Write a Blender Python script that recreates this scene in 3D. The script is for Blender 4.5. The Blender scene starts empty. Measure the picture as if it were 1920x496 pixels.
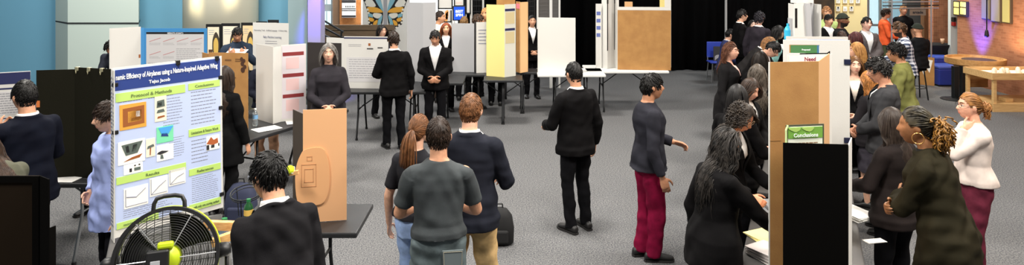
import bpy, bmesh, math, random
import numpy as np
from mathutils import Vector, Matrix, Quaternion
random.seed(7)
PI = math.pi
COL = bpy.context.scene.collection
# ---------------------------------------------------------------- camera frame: a level lens shifted down
F, HZ, CX, CAMH = 1300.0, -74.0, 960.0, 2.75
def gx(px, Y): return (px - CX) / F * Y
def gz(py, Y): return CAMH - (py - HZ) / F * Y
def W(px, py, Y): return Vector((gx(px, Y), Y, gz(py, Y)))
def G(px, Y): return Vector((gx(px, Y), Y, 0))

def lin(c):
    c = c / 255.0
    return c / 12.92 if c <= 0.04045 else ((c + 0.055) / 1.055) ** 2.4
def rgb(r, g, b): return (lin(r), lin(g), lin(b), 1.0)

MATS = {}
def mat(name, col, rough=0.6, metal=0.0, noise=None, bump=0.0, bscale=200.0, emit=0.0, alpha=1.0, trans=0.0, coord='Object', spec=0.5, stretch=None):
    if name in MATS: return MATS[name]
    m = bpy.data.materials.new(name); m.use_nodes = True
    nt = m.node_tree; b = nt.nodes['Principled BSDF']
    c = rgb(*col)
    b.inputs['Base Color'].default_value = c
    b.inputs['Roughness'].default_value = rough
    b.inputs['Metallic'].default_value = metal
    b.inputs['Specular IOR Level'].default_value = spec
    if trans: b.inputs['Transmission Weight'].default_value = trans
    if alpha < 1: b.inputs['Alpha'].default_value = alpha
    if emit:
        b.inputs['Emission Color'].default_value = c; b.inputs['Emission Strength'].default_value = emit
    if noise or bump:
        tc = nt.nodes.new('ShaderNodeTexCoord'); vec = tc.outputs[coord]
        if stretch:
            mp = nt.nodes.new('ShaderNodeMapping'); mp.inputs['Scale'].default_value = stretch
            nt.links.new(vec, mp.inputs['Vector']); vec = mp.outputs['Vector']
        if noise:
            c2, sc = noise
            n = nt.nodes.new('ShaderNodeTexNoise'); n.inputs['Scale'].default_value = sc; n.inputs['Detail'].default_value = 3
            r = nt.nodes.new('ShaderNodeValToRGB')
            r.color_ramp.elements[0].position = .35; r.color_ramp.elements[1].position = .65
            r.color_ramp.elements[0].color = c; r.color_ramp.elements[1].color = rgb(*c2)
            nt.links.new(vec, n.inputs['Vector']); nt.links.new(n.outputs['Fac'], r.inputs['Fac'])
            nt.links.new(r.outputs['Color'], b.inputs['Base Color'])
        if bump:
            n2 = nt.nodes.new('ShaderNodeTexNoise'); n2.inputs['Scale'].default_value = bscale; n2.inputs['Detail'].default_value = 2
            bp = nt.nodes.new('ShaderNodeBump'); bp.inputs['Strength'].default_value = bump; bp.inputs['Distance'].default_value = .01
            nt.links.new(vec, n2.inputs['Vector']); nt.links.new(n2.outputs['Fac'], bp.inputs['Height'])
            nt.links.new(bp.outputs['Normal'], b.inputs['Normal'])
    MATS[name] = m
    return m

# ---------------------------------------------------------------- objects
def tag(o, label=None, cat=None, group=None, kind=None):
    if label: o['label'] = label
    if cat: o['category'] = cat
    if group: o['group'] = group
    if kind: o['kind'] = kind
    return o
def empty(name, loc, label=None, cat=None, group=None, rz=0.0):
    o = bpy.data.objects.new(name, None); COL.objects.link(o)
    o.location = loc; o.rotation_euler = (0, 0, rz); o.empty_display_size = .1
    return tag(o, label, cat, group)
def obj(name, bm, m, parent=None, smooth=False, world=True):
    """link a bmesh as ONE object; world=True: bm is in world space, made local to the parent"""
    me = bpy.data.meshes.new(name)
    bmesh.ops.recalc_face_normals(bm, faces=bm.faces[:])
    if parent is not None and world:
        bm.transform(wmat(parent).inverted())
    bm.to_mesh(me); bm.free()
    for k in (m if isinstance(m, (list, tuple)) else [m]): me.materials.append(k)
    if smooth: me.polygons.foreach_set('use_smooth', [True] * len(me.polygons))
    o = bpy.data.objects.new(name, me); COL.objects.link(o)
    if parent is not None: o.parent = parent
    return o
def wmat(o):
    m = Matrix.LocRotScale(o.location, o.rotation_euler, o.scale)
    return wmat(o.parent) @ m if o.parent else m
def top(name, bm, m, label, cat, group=None, kind=None, smooth=False):
    """a top-level thing of a single mesh with its origin at its base"""
    vs = [v.co for v in bm.verts]
    c = Vector(((min(v.x for v in vs) + max(v.x for v in vs)) / 2, (min(v.y for v in vs) + max(v.y for v in vs)) / 2, min(v.z for v in vs)))
    bm.transform(Matrix.Translation(-c))
    o = obj(name, bm, m, smooth=smooth); o.location = c
    return tag(o, label, cat, group, kind)
def dup(root, loc, rz=0.0, label=None, group=None):
    r = root.copy(); COL.objects.link(r); r.location = loc; r.rotation_euler = (0, 0, rz)
    if label: r['label'] = label
    if group: r['group'] = group
    def rec(src, dst):
        for ch in [c for c in src.children]:
            c = ch.copy(); COL.objects.link(c); c.parent = dst; rec(ch, c)
    rec(root, r)
    return r

def B(): return bmesh.new()
def box(bm, lo, hi, M=None, bev=0.0, mi=0):
    r = bmesh.ops.create_cube(bm, size=1.0)['verts']
    lo, hi = Vector(lo), Vector(hi); c = (lo + hi) / 2; s = hi - lo
    for v in r: v.co = Vector((v.co.x * s.x + c.x, v.co.y * s.y + c.y, v.co.z * s.z + c.z))
    fs = {f for v in r for f in v.link_faces}
    if bev:
        es = list({e for v in r for e in v.link_edges})
        res = bmesh.ops.bevel(bm, geom=es, offset=bev, segments=2, affect='EDGES', profile=.5)
        fs = set(res['faces']) | {f for f in fs if f.is_valid}
        r = list({v for f in fs for v in f.verts})
    if M is not None:
        for v in r: v.co = M @ v.co
    if mi:
        for f in fs: f.material_index = mi
    return r
def ringloft(bm, rings, caps=True, mi=0):
    vr = [[bm.verts.new(p) for p in r] for r in rings]
    n = len(vr[0])
    for a, b in zip(vr, vr[1:]):
        for i in range(n):
            f = bm.faces.new((a[i], a[(i + 1) % n], b[(i + 1) % n], b[i])); f.material_index = mi
    if caps:
        for r in (list(reversed(vr[0])), vr[-1]):
            f = bm.faces.new(r); f.material_index = mi
    return vr
def frames(pts):
    T = []
    for i in range(len(pts)):
        a = pts[max(0, i - 1)]; b = pts[min(len(pts) - 1, i + 1)]
        t = b - a
        T.append(t.normalized() if t.length > 1e-9 else Vector((0, 0, 1)))
    u = T[0].orthogonal().normalized(); out = []
    for t in T:
        u = u - t * u.dot(t)
        u = u.normalized() if u.length > 1e-6 else t.orthogonal().normalized()
        out.append((u.copy(), t.cross(u)))
    return out, T
def tube(bm, pts, rad, n=10, ends='flat', flat=1.0, mi=0, up=None):
    """tapered tube; rad: number or one radius per point; ends flat | round; flat squashes the second axis"""
    pts = [Vector(p) for p in pts]
    if not isinstance(rad, (list, tuple)): rad = [rad] * len(pts)
    rad = list(rad)
    if ends == 'round':
        t0 = (pts[0] - pts[1]).normalized(); t1 = (pts[-1] - pts[-2]).normalized()
        P, R = [], []
        for k in (80, 55, 28): P.append(pts[0] + t0 * rad[0] * math.sin(math.radians(k))); R.append(rad[0] * math.cos(math.radians(k)))
        P += pts; R += rad
        for k in (28, 55, 80): P.append(pts[-1] + t1 * rad[-1] * math.sin(math.radians(k))); R.append(rad[-1] * math.cos(math.radians(k)))
        pts, rad = P, R
    fr, _ = frames(pts)
    if up is not None:
        fr2 = []
        for (u, v), t in zip(fr, _):
            a = up - t * up.dot(t); a.normalize(); fr2.append((t.cross(a), a))
        fr = fr2
    rings = []
    for p, r, (u, v) in zip(pts, rad, fr):
        rings.append([p + u * (r * math.cos(2 * PI * k / n)) + v * (r * flat * math.sin(2 * PI * k / n)) for k in range(n)])
    return ringloft(bm, rings, True, mi)
def ball(bm, c, r, seg=16, rings=10, M=None, mi=0):
    c = Vector(c); r = Vector(r) if not isinstance(r, (int, float)) else Vector((r, r, r))
    rr = []
    for i in range(1, rings):
        t = PI * i / rings
        rr.append([Vector((r.x * math.sin(t) * math.cos(2 * PI * k / seg), r.y * math.sin(t) * math.sin(2 * PI * k / seg), -r.z * math.cos(t))) for k in range(seg)])
    rr = [[(M @ p if M is not None else p) + c for p in q] for q in rr]
    b = bm.verts.new((M @ Vector((0, 0, -r.z)) if M is not None else Vector((0, 0, -r.z))) + c)
    t_ = bm.verts.new((M @ Vector((0, 0, r.z)) if M is not None else Vector((0, 0, r.z))) + c)
    vr = ringloft(bm, rr, False, mi)
    for i in range(seg):
        for f in (bm.faces.new((b, vr[0][(i + 1) % seg], vr[0][i])), bm.faces.new((t_, vr[-1][i], vr[-1][(i + 1) % seg]))): f.material_index = mi
def lathe(bm, prof, c=(0, 0, 0), n=32, M=None, caps=True, mi=0):
    c = Vector(c); rings = []
    for r, z in prof:
        q = [Vector((r * math.cos(2 * PI * k / n), r * math.sin(2 * PI * k / n), z)) for k in range(n)]
        rings.append([(M @ p if M is not None else p) + c for p in q])
    ringloft(bm, rings, caps, mi)
def torus(bm, c, R, r, M=None, n=32, m=8):
    prev = None; vs = []
    c = Vector(c)
    for i in range(n):
        a = 2 * PI * i / n; q = []
        for j in range(m):
            b = 2 * PI * j / m
            p = Vector(((R + r * math.cos(b)) * math.cos(a), (R + r * math.cos(b)) * math.sin(a), r * math.sin(b)))
            q.append(bm.verts.new((M @ p if M is not None else p) + c))
        vs.append(q)
    for i in range(n):
        for j in range(m):
            bm.faces.new((vs[i][j], vs[(i + 1) % n][j], vs[(i + 1) % n][(j + 1) % m], vs[i][(j + 1) % m]))
def prism(bm, poly, depth, M=None, mi=0):
    """extrude a 2-D outline (x, y) by depth along z"""
    a = [bm.verts.new(Vector((x, y, 0)) if M is None else M @ Vector((x, y, 0))) for x, y in poly]
    b = [bm.verts.new(Vector((x, y, depth)) if M is None else M @ Vector((x, y, depth))) for x, y in poly]
    fs = [bm.faces.new(list(reversed(a))), bm.faces.new(b)]
    n = len(a)
    for i in range(n): fs.append(bm.faces.new((a[i], a[(i + 1) % n], b[(i + 1) % n], b[i])))
    for f in fs: f.material_index = mi

# ---------------------------------------------------------------- flat boards with printing on them
class Pan:
    """a flat board between two ground points; u runs along it as seen from its printed side, v up, n out of that side"""
    def __init__(s, p1, p2, z0, z1, t=.006, away=False, lean=0.0):
        p1, p2 = Vector((p1[0], p1[1], 0)), Vector((p2[0], p2[1], 0))
        s.u = (p2 - p1).normalized(); s.w = (p2 - p1).length; s.t = t
        n = s.u.cross(Vector((0, 0, 1)))
        s.v = (Vector((0, 0, 1)) - n * lean).normalized(); s.h = (z1 - z0) / s.v.z
        s.n = s.u.cross(s.v).normalized()
        s.o = p1 + Vector((0, 0, z0))
        if away: s.o = s.o + s.u * s.w; s.u = -s.u; s.n = -s.n
        s.M = Matrix((( s.u.x, s.v.x, s.n.x, s.o.x), (s.u.y, s.v.y, s.n.y, s.o.y), (s.u.z, s.v.z, s.n.z, s.o.z), (0, 0, 0, 1)))
    def slab(s, bm, mi=0): box(bm, (0, 0, -s.t), (s.w, s.h, 0), s.M, mi=mi)
    def rect(s, bm, u0, v0, u1, v1, lift=.0015, mi=0): box(bm, (u0, v0, 0.0002), (u1, v1, lift), s.M, mi=mi)
    def lines(s, bm, u0, v0, u1, v1, n, th=.35, rag=.25, lift=.0022, rnd=random):
        """n rows of word-like dashes filling a text block"""
        dv = (v1 - v0) / n
        for i in range(n):
            vv = v1 - (i + .7) * dv; e = u1 - (u1 - u0) * rag * rnd.random() ** 2
            u = u0
            while u < e:
                l = (u1 - u0) * rnd.uniform(.05, .16)
                s.rect(bm, u, vv, min(u + l, e), vv + dv * th, lift); u += l + (u1 - u0) * .018
    def poly(s, bm, pts, lift=.002, mi=0): prism(bm, pts, lift, s.M @ Matrix.Translation((0, 0, .0003)), mi)
    def text(s, name, body, u, v, size, m, parent, bold=0.0, align='CENTER', lift=.003, width=None, rot=0.0):
        cu = bpy.data.curves.new(name, 'FONT'); cu.body = body; cu.size = size; cu.align_x = align; cu.extrude = .0008; cu.offset = bold
        cu.resolution_u = 2
        tmp = bpy.data.objects.new(name, cu)
        me = bpy.data.meshes.new_from_object(tmp)
        bpy.data.objects.remove(tmp); bpy.data.curves.remove(cu)
        bm = B(); bm.from_mesh(me); bpy.data.meshes.remove(me)
        sx = 1.0
        if width and bm.verts:
            xs = [q.co.x for q in bm.verts]; sx = width / (max(xs) - min(xs))
        bm.transform(s.M @ Matrix.Translation((u, v, lift)) @ Matrix.Rotation(rot, 4, 'Z') @ Matrix.Diagonal((sx, 1, 1, 1)))
        return obj(name, bm, m, parent)
def pan(pxl, Yl, pxr, Yr, z0, z1, **k): return Pan((gx(pxl, Yl), Yl), (gx(pxr, Yr), Yr), z0, z1, **k)
# ---------------------------------------------------------------- people
DEFER = []          # (object, voxel, smooth, post) fused together in one pass at the end
def fuse_all():
    for o, vox, sm, post in DEFER:
        r = o.modifiers.new('fuse', 'REMESH'); r.mode = 'VOXEL'; r.voxel_size = vox; r.use_smooth_shade = True
        if sm:
            s = o.modifiers.new('soft', 'SMOOTH'); s.factor = .5; s.iterations = sm
    dg = bpy.context.evaluated_depsgraph_get(); dg.update()
    new = []
    for o, vox, sm, post in DEFER:
        me = bpy.data.meshes.new_from_object(o.evaluated_get(dg)); new.append(me)
    for (o, vox, sm, post), me in zip(DEFER, new):
        old = o.data; mats = [m for m in old.materials]
        o.modifiers.clear(); nm = old.name; o.data = me; bpy.data.meshes.remove(old); me.name = nm
        me.materials.clear()
        for m in mats: me.materials.append(m)
        me.polygons.foreach_set('material_index', [0] * len(me.polygons))
        if post: post(o, me)
        me.polygons.foreach_set('use_smooth', [True] * len(me.polygons)); me.update()
def get_co(me):
    a = np.empty(len(me.vertices) * 3); me.vertices.foreach_get('co', a); return a.reshape(-1, 3)
def get_ctr(me):
    a = np.empty(len(me.polygons) * 3); me.polygons.foreach_get('center', a); return a.reshape(-1, 3)
def to_local(M, a):
    Mi = np.array(M.inverted()); return a @ Mi[:3, :3].T + Mi[:3, 3]
def folds(me, amp, seed, zs=1.0):
    """cloth folds: push the surface along its normals with a few crossing waves"""
    rs = np.random.RandomState(seed); co = get_co(me)
    no = np.empty(len(me.vertices) * 3); me.vertices.foreach_get('normal', no); no = no.reshape(-1, 3)
    h = np.zeros(len(co))
    for k in range(9):
        d = rs.normal(size=3); d[2] *= 1.2; d /= np.linalg.norm(d); f = rs.uniform(22, 70)
        w = rs.normal(size=3) * 7
        h += np.sin(co @ d * f + 1.6 * np.sin(co @ w + rs.uniform(0, 6)) + rs.uniform(0, 6)) * (30 / f) ** .7
    h = np.sign(h) * np.abs(h) ** 1.15
    co = co + no * (h * amp * .45)[:, None]
    me.vertices.foreach_set('co', co.ravel())

def g1(x, s): return math.exp(-(x / s) ** 2 / 2)
def sstep(a, b, x):
    t = min(1, max(0, (x - a) / (b - a))); return t * t * (3 - 2 * t)
def head_pt(dx, dy, dz, fem=False, face=True, grow=1.0):
    x, y, z = .0735 * dx, .096 * dy, .118 * dz
    if z < 0:
        t = -z / .118
        x *= 1 - (.34 if fem else .27) * t ** 1.6
        if dy < 0: y *= 1 - .55 * sstep(.1, 1, t)
        y += .016 * t
    elif dy > 0: y *= 1 - .10 * (z / .118) ** 2
    if face and dy > 0.02:
        m = sstep(.0, .45, dy); ax = abs(x); d = 0
        if z < .024:
            d += (.026 if not fem else .021) * g1(x, .0105) * sstep(.026, -.022, z) * sstep(-.040, -.027, z)
            d += .005 * g1(ax - .012, .006) * g1(z + .026, .008)
        d -= .011 * g1(ax - .031, .014) * g1(z - .012, .0105)
        d += (.005 if not fem else .003) * g1(z - .034, .009) * g1(ax - .028, .022)
        d += .0075 * g1(x, .019) * g1(z + .0515, .0048) + .0085 * g1(x, .017) * g1(z + .0645, .0055)
        d -= .003 * g1(x, .025) * g1(z + .0575, .0022)
        d -= .004 * g1(x, .022) * g1(z + .078, .006)
        d += (.010 if not fem else .007) * g1(x, .019) * g1(z + .097, .014)
        d += .004 * g1(ax - .046, .017) * g1(z + .016, .018)
        y += d * m
    return Vector((x, y, z)) * grow
def hairline(y, front=.066):
    P = [(-.11, -.085), (-.07, -.075), (-.045, -.055), (-.02, -.02), (-.005, .018), (.01, .018), (.028, -.005), (.040, .02), (.052, .050), (.075, front - .004), (.1, front)]
    if y <= P[0][0]: return P[0][1]
    for (a, b), (c, d) in zip(P, P[1:]):
        if y <= c: return b + (d - b) * (y - a) / (c - a)
    return P[-1][1]
def sph(n, seg):
    """unit directions of a UV sphere as rings"""
    return [[(math.sin(PI * i / n) * math.cos(2 * PI * k / seg), math.sin(PI * i / n) * math.sin(2 * PI * k / seg), -math.cos(PI * i / n)) for k in range(seg)] for i in range(1, n)]
def add_head(bm, M, fem, seg=56, n=44):
    rr = [[M @ head_pt(*d, fem=fem) for d in r] for r in sph(n, seg)]
    vr = ringloft(bm, rr, False)
    b = bm.verts.new(M @ head_pt(0, 0, -1, fem)); t = bm.verts.new(M @ head_pt(0, 0, 1, fem))
    for i in range(seg):
        bm.faces.new((b, vr[0][(i + 1) % seg], vr[0][i])); bm.faces.new((t, vr[-1][i], vr[-1][(i + 1) % seg]))
    for s in (-1, 1):
        E = M @ Matrix.Translation((s * .0745, -.006, -.004)) @ Matrix.Rotation(s * -.32, 4, 'Z') @ Matrix.Rotation(-.2, 4, 'X')
        ball(bm, E.to_translation(), 1.0, 14, 10, (E @ Matrix.Diagonal((.0085, .0185, .031, 1))).to_3x3().to_4x4())
        ball(bm, (E @ Vector((s * .004, -.004, -.004))), 1.0, 12, 8, (E @ Matrix.Diagonal((.011, .016, .026, 1))).to_3x3().to_4x4())
def add_hand(bm, wrist, f, pn, side, curl=.35, sc=1.0, spread=.10, thumb=.5):
    """f: along the fingers, pn: out of the palm, side: towards the thumb"""
    f = f.normalized(); pn = (pn - f * pn.dot(f)).normalized(); sd = f.cross(pn)
    if sd.dot(side) < 0: sd = -sd
    P = lambda a, b, c: wrist + (f * a + sd * b + pn * c) * sc
    rings = []
    for a, w, t in ((-.02, .025, .019), (.0, .027, .018), (.03, .036, .0165), (.065, .042, .0145), (.088, .040, .012), (.096, .030, .008)):
        rings.append([P(a, w * math.cos(2 * PI * k / 16), t * math.sin(2 * PI * k / 16)) for k in range(16)])
    ringloft(bm, rings)
    for i, (off, L, r) in enumerate(((.029, .074, .0085), (.0095, .083, .0088), (-.0105, .077, .0084), (-.029, .061, .0075))):
        ang = 0.0; p = P(.080, off * .95, 0); pts = [p]; rad = [r * sc * 1.08]
        lat = spread * (1 - i * .66)
        for j, fr in enumerate((.46, .30, .24)):
            ang += curl * (1.0 if j else .8) * (1 + .12 * i)
            d = (f * math.cos(ang) + pn * math.sin(ang)) * 1.0 + sd * lat * math.cos(ang)
            p = p + d.normalized() * L * fr * sc; pts.append(p); rad.append(r * sc * (.97, .9, .74)[j])
        tube(bm, pts, rad, 10, 'round')
    p = P(.018, .026, .006); pts = [p]; rad = [.0135 * sc]
    d0 = (f * .62 + sd * .75 + pn * .25 * (1 + thumb)).normalized()
    d1 = (f * .80 + sd * (.55 - .4 * thumb) + pn * .5 * thumb).normalized()
    d2 = (f * .90 + sd * (.25 - .5 * thumb) + pn * .7 * thumb).normalized()
    for d, L, r in ((d0, .042, .0118), (d1, .034, .0102), (d2, .027, .008)):
        p = p + d * L * sc; pts.append(p); rad.append(r * sc)
    tube(bm, pts, rad, 10, 'round')
def ik(a, b, l1, l2, hint):
    d = b - a; L = d.length
    if L > (l1 + l2) * .995: b = a + d * ((l1 + l2) * .995 / L); d = b - a; L = d.length
    if L < abs(l1 - l2) + .02: L = abs(l1 - l2) + .02
    t = d.normalized(); h = hint - t * hint.dot(t); h = h.normalized() if h.length > 1e-5 else t.orthogonal()
    x = (l1 * l1 - l2 * l2 + L * L) / (2 * L); y = math.sqrt(max(0, l1 * l1 - x * x))
    return a + t * x + h * y, b

ARMS = {   # wrist target (x outward), elbow hint (x outward), curl, palm normal; in the unbent torso frame of a 1.7 m figure
    'hang': ((.265, .03, .83), (.35, -1, 0), .32, (-1, .15, 0)),
    'bent': ((.17, .30, 1.02), (.6, -1, -.3), .5, (-.6, .3, -.6)),
    'clasp': ((.035, .235, .98), (1, -.5, -.2), .7, (-.6, -.8, 0)),
    'cross': ((-.12, .205, 1.19), (1, .25, -.6), .5, (-.2, -1, .0)),
    'crossb': ((-.09, .235, 1.13), (1, .25, -.6), .6, (-.2, -1, .0)),
    'reach': ((.17, .47, 1.08), (.6, -.6, -.7), .4, (-.3, 0, -1)),
    'hip': ((.20, .07, .99), (1, -1, 0), .8, (-.8, -.4, 0)),
    'phone': ((.10, .27, 1.22), (.7, -.4, -1), .9, (-.5, -.5, .5)),
    'chin': ((.03, .17, 1.43), (.8, .3, -1), .9, (-.3, -1, 0)),
    'behind': ((.05, -.17, .96), (1, -.6, 0), .6, (-.5, 1, 0)),
    'lap': ((.10, .26, .98), (.8, -.6, -.4), .4, (0, 0, -1)),
    'neck': ((.085, .125, 1.405), (.3, .5, -1.6), .18, (-1, -.1, .0), (-.25, -1, .22)),
    'write': ((.09, .36, 1.05), (.9, -.5, -.5), .8, (-.4, .1, -1)),
}
def person(px, Y, face, h=1.70, fem=False, label='', lean=0, side=0, twist=0, hyaw=0, hpitch=0, hroll=0,
           armL='hang', armR='hang', skin=(205, 150, 118), top='jacket', topc=(13, 12, 13), shirtc=(232, 230, 228), openv=True,
           legc=(13, 13, 15), hair='short', hairc=(22, 17, 14), shoec=(18, 17, 17), glasses=None, stance=.10, feet=None, drop=0.0,
           wide=1.0, legw=1.0, hem=None, skirt=False, beard=None, group=None, vox=None, fold=.004, tone=None, extra=None, hairlen=None, shirt_top=None, tie=None, zoff=0.0, sleeve=1.0):
    name = 'person'; k = h / 1.70
    rnd = random.Random(hash((round(px), round(Y * 10), face)) & 0xffff)
    det = Y < 7.8
    vox = vox or (.0058 if Y < 6.2 else .0075 if Y < 9.5 else .0095)
    a = math.radians(face)
    rz = -a
    # --- joints in the person frame, scaled from a 1.70 m figure: x right, y forward
    LN, SD, TW = math.radians(-lean), math.radians(side), math.radians(-twist)
    piv = Vector((0, 0, .93))
    Dz = Vector((0, 0, -drop))
    def bendp(p, w=None):
        p = Vector(p)
        if w is None: w = sstep(.86, 1.22, p.z)
        R = Matrix.Rotation(TW * w, 3, 'Z') @ Matrix.Rotation(SD * w, 3, 'Y') @ Matrix.Rotation(LN * w, 3, 'X')
        return piv + R @ (p - piv) + Dz
    R1 = Matrix.Rotation(TW, 3, 'Z') @ Matrix.Rotation(SD, 3, 'Y') @ Matrix.Rotation(LN, 3, 'X')
    S = Matrix.Scale(k, 4)
    shw = (.150 if fem else .174) * wide
    hb = Vector((0, .0, 1.475)); Hh = Matrix.Rotation(math.radians(-hyaw), 4, 'Z') @ Matrix.Rotation(math.radians(hroll), 4, 'Y') @ Matrix.Rotation(math.radians(-hpitch), 4, 'X')
    MH_t = Matrix.Translation(hb) @ Hh @ Matrix.Translation((0, .028, .108)) @ Matrix.Scale(1.0 if not fem else .96, 4)   # in the torso frame
    TB = Matrix.Translation(piv + Dz) @ R1.to_4x4() @ Matrix.Translation(-piv)
    MH = S @ TB @ MH_t
    # --- place the figure so that its head centre falls on px
    Rz = Matrix.Rotation(rz, 4, 'Z')
    hc = Rz @ MH.to_translation()
    base = Vector((gx(px, Y) - hc.x, Y - hc.y, zoff))
    WM = Matrix.Translation(base) @ Rz
    # torso rings (z, rx, ry, y offset)
    if fem: TR = [(.80, .150, .105, -.012), (.88, .172, .118, -.012), (.95, .165, .112, -.008), (1.08, .128, .092, .0), (1.18, .136, .100, .004), (1.26, .150, .118, .012), (1.33, .150, .104, .004), (1.38, .128, .080, -.008), (1.415, .082, .062, -.014), (1.445, .050, .052, -.014)]
    else: TR = [(.80, .145, .105, -.006), (.88, .162, .112, -.006), (.96, .156, .108, -.002), (1.08, .148, .102, .002), (1.18, .160, .110, .004), (1.27, .174, .120, .004), (1.34, .170, .108, -.002), (1.39, .142, .084, -.010), (1.425, .092, .068, -.014), (1.455, .059, .060, -.014)]
    TR = [(z, rx * wide, ry * (.5 + .5 * wide) * (1 + (wide - 1) * .6), yo) for z, rx, ry, yo in TR]
    def trow(z):
        if z <= TR[0][0]: return TR[0][1:]
        for A, Bq in zip(TR, TR[1:]):
            if z <= Bq[0]:
                t = (z - A[0]) / (Bq[0] - A[0]); return tuple(A[i] + (Bq[i] - A[i]) * t for i in (1, 2, 3))
        return TR[-1][1:]
    def ering(z, rx, ry, yo, n=36, pw=.88):
        out = []
        for i in range(n):
            c, s_ = math.cos(2 * PI * i / n), math.sin(2 * PI * i / n)
            out.append(S @ bendp((rx * math.copysign(abs(c) ** pw, c), yo + ry * math.copysign(abs(s_) ** pw, s_), z)))
        return out
    # arms
    A = {}
    for sd, spec in ((-1, armL), (1, armR)):
        cust = isinstance(spec, (tuple, list))
        sp_ = spec if cust else ARMS[spec]
        w, hint, curl, pn = sp_[:4]; hd = sp_[4] if len(sp_) > 4 else None
        sh = Vector((sd * shw, -.012, 1.345))
        wr = Vector((w[0] * sd, w[1], w[2])); hv = Vector((hint[0] * sd, hint[1], hint[2])); pv = Vector((pn[0] * sd, pn[1], pn[2]))
        if spec == 'hang' and lean > 12:      # arms hang plumb when the trunk bends
            R = R1.inverted(); wr = sh + R @ Vector((sd * .05, .02, -.535)); 
        el, wr = ik(sh, wr, .285, .255, hv)
        A[sd] = tuple(bendp(p, 1) for p in (sh, el, wr)) + (R1 @ pv, curl, R1 @ Vector((hd[0] * sd, hd[1], hd[2])) if hd else None)
    # legs
    Lg = {}
    for sd in (-1, 1):
        hip = Vector((sd * .088, -.005, .89)) + Dz
        if feet: fx, fy = feet[0 if sd < 0 else 1]
        else: fx, fy = sd * stance, rnd.uniform(-.06, .06)
        an = Vector((fx, fy - .02, .085))
        kn, an2 = ik(hip, an, .41, .40, Vector((sd * .08, 1, 0)))
        Lg[sd] = (hip, kn, an)
    # --- body: one continuous fused surface
    bm = B()
    add_head(bm, MH, fem)
    nk = .047 if fem else .056
    n0 = bendp((0, -.018, 1.40), 1); n1 = TB @ MH_t @ Vector((0, -.022, -.045)); 
    tube(bm, [S @ n0, S @ (n0 * .5 + n1 * .5), S @ n1], [nk * k * 1.12, nk * k, nk * k * .98], 20)
    ringloft(bm, [ering(z, rx * (.86 if z < 1.4 else .95), ry * (.86 if z < 1.4 else .95), yo) for z, rx, ry, yo in TR])
    for sd in (-1, 1):
        sh, el, wr, pv, curl, _ = A[sd]
        am = .88 if fem else 1.0
        mid = el.lerp(wr, .3)
        cov = .80 if sleeve >= 1 else 1.0
        tube(bm, [S @ p for p in (sh, sh.lerp(el, .45), el)], [r * k * am * cov for r in (.052, .047, .041)], 14, 'round')
        tube(bm, [S @ p for p in (el, mid, wr.lerp(el, .12), wr)], [r * k * am for r in (.041 * cov, .041 * cov, .030 * (.5 + .5 * cov), .027)], 14, 'round')
        fd = (wr - el).normalized() if _ is None else _.normalized()
        add_hand(bm, S @ (wr + fd * .012), fd, pv, Vector((0, 0, 1)) if abs(fd.z) < .6 else R1 @ Vector((-.1 * sd, 1, 0)), curl, k * (.88 if fem else 1.0))
        hip, kn, an = Lg[sd]
        tube(bm, [S @ p for p in (hip, hip.lerp(kn, .5), kn, kn.lerp(an, .35), an)], [r * k * (.8 if not skirt else .9) for r in (.082, .070, .050, .050, .036)], 14, 'round')
        tube(bm, [S @ (an + Vector((0, -.02, -.035))), S @ (an + Vector((sd * .015, .12, -.055)))], [.03 * k, .024 * k], 10, 'round')
    sk = mat('skin_%d_%d_%d' % skin, skin, .5, noise=(tuple(int(c * .93) for c in skin), 40), spec=.35)
    lp = mat('lips_%d_%d_%d' % skin, (int(skin[0] * .90), int(skin[1] * .74), int(skin[2] * .76)), .45)
    body = obj(name, bm, [sk, lp] + ([mat('beard_%d_%d_%d' % beard[1], beard[1], .8)] if beard else []), world=False)
    body.location = base; body.rotation_euler = (0, 0, rz)
    tag(body, label, 'person', group)
    def post_body(o, me, MH=MH, beard=beard):
        L = to_local(MH, get_ctr(me))
        mi = np.zeros(len(L), int)
        fr = (L[:, 1] > .05)
        x, z = np.abs(L[:, 0]), L[:, 2]
        mi[fr & (x < .0225 - np.abs(z + .058) * 1.1) & (z < -.0485) & (z > -.0685)] = 1
        if beard:
            kind = beard[0]
            inn = (L[:, 1] > -.02) & (z > -.135) & (np.abs(L[:, 0]) < .09)
            if kind == 'full': m_ = inn & (z < -.036) & (z < np.where(L[:, 1] < .03, -.02, -.040)) & ~((x < .02) & (z > -.072) & (z < -.046))
            else: m_ = inn & fr & (((x < .026) & (z < -.038) & (z > -.046)) | ((x < .029) & (x > .0235) & (z < -.04) & (z > -.085)) | ((x < .017) & (z < -.082) & (z > -.125)))
            mi[m_] = 2
        me.polygons.foreach_set('material_index', mi)
    DEFER.append((body, vox, 2, post_body))
    def child(nm, bm, m, smooth=True):
        return obj(nm, bm, m, body, smooth=smooth, world=False)
    # --- eyes and brows where the face can be seen
    fdir = math.degrees(math.atan2(math.sin(math.radians(face + hyaw + twist)), math.cos(math.radians(face + hyaw + twist))))
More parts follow.
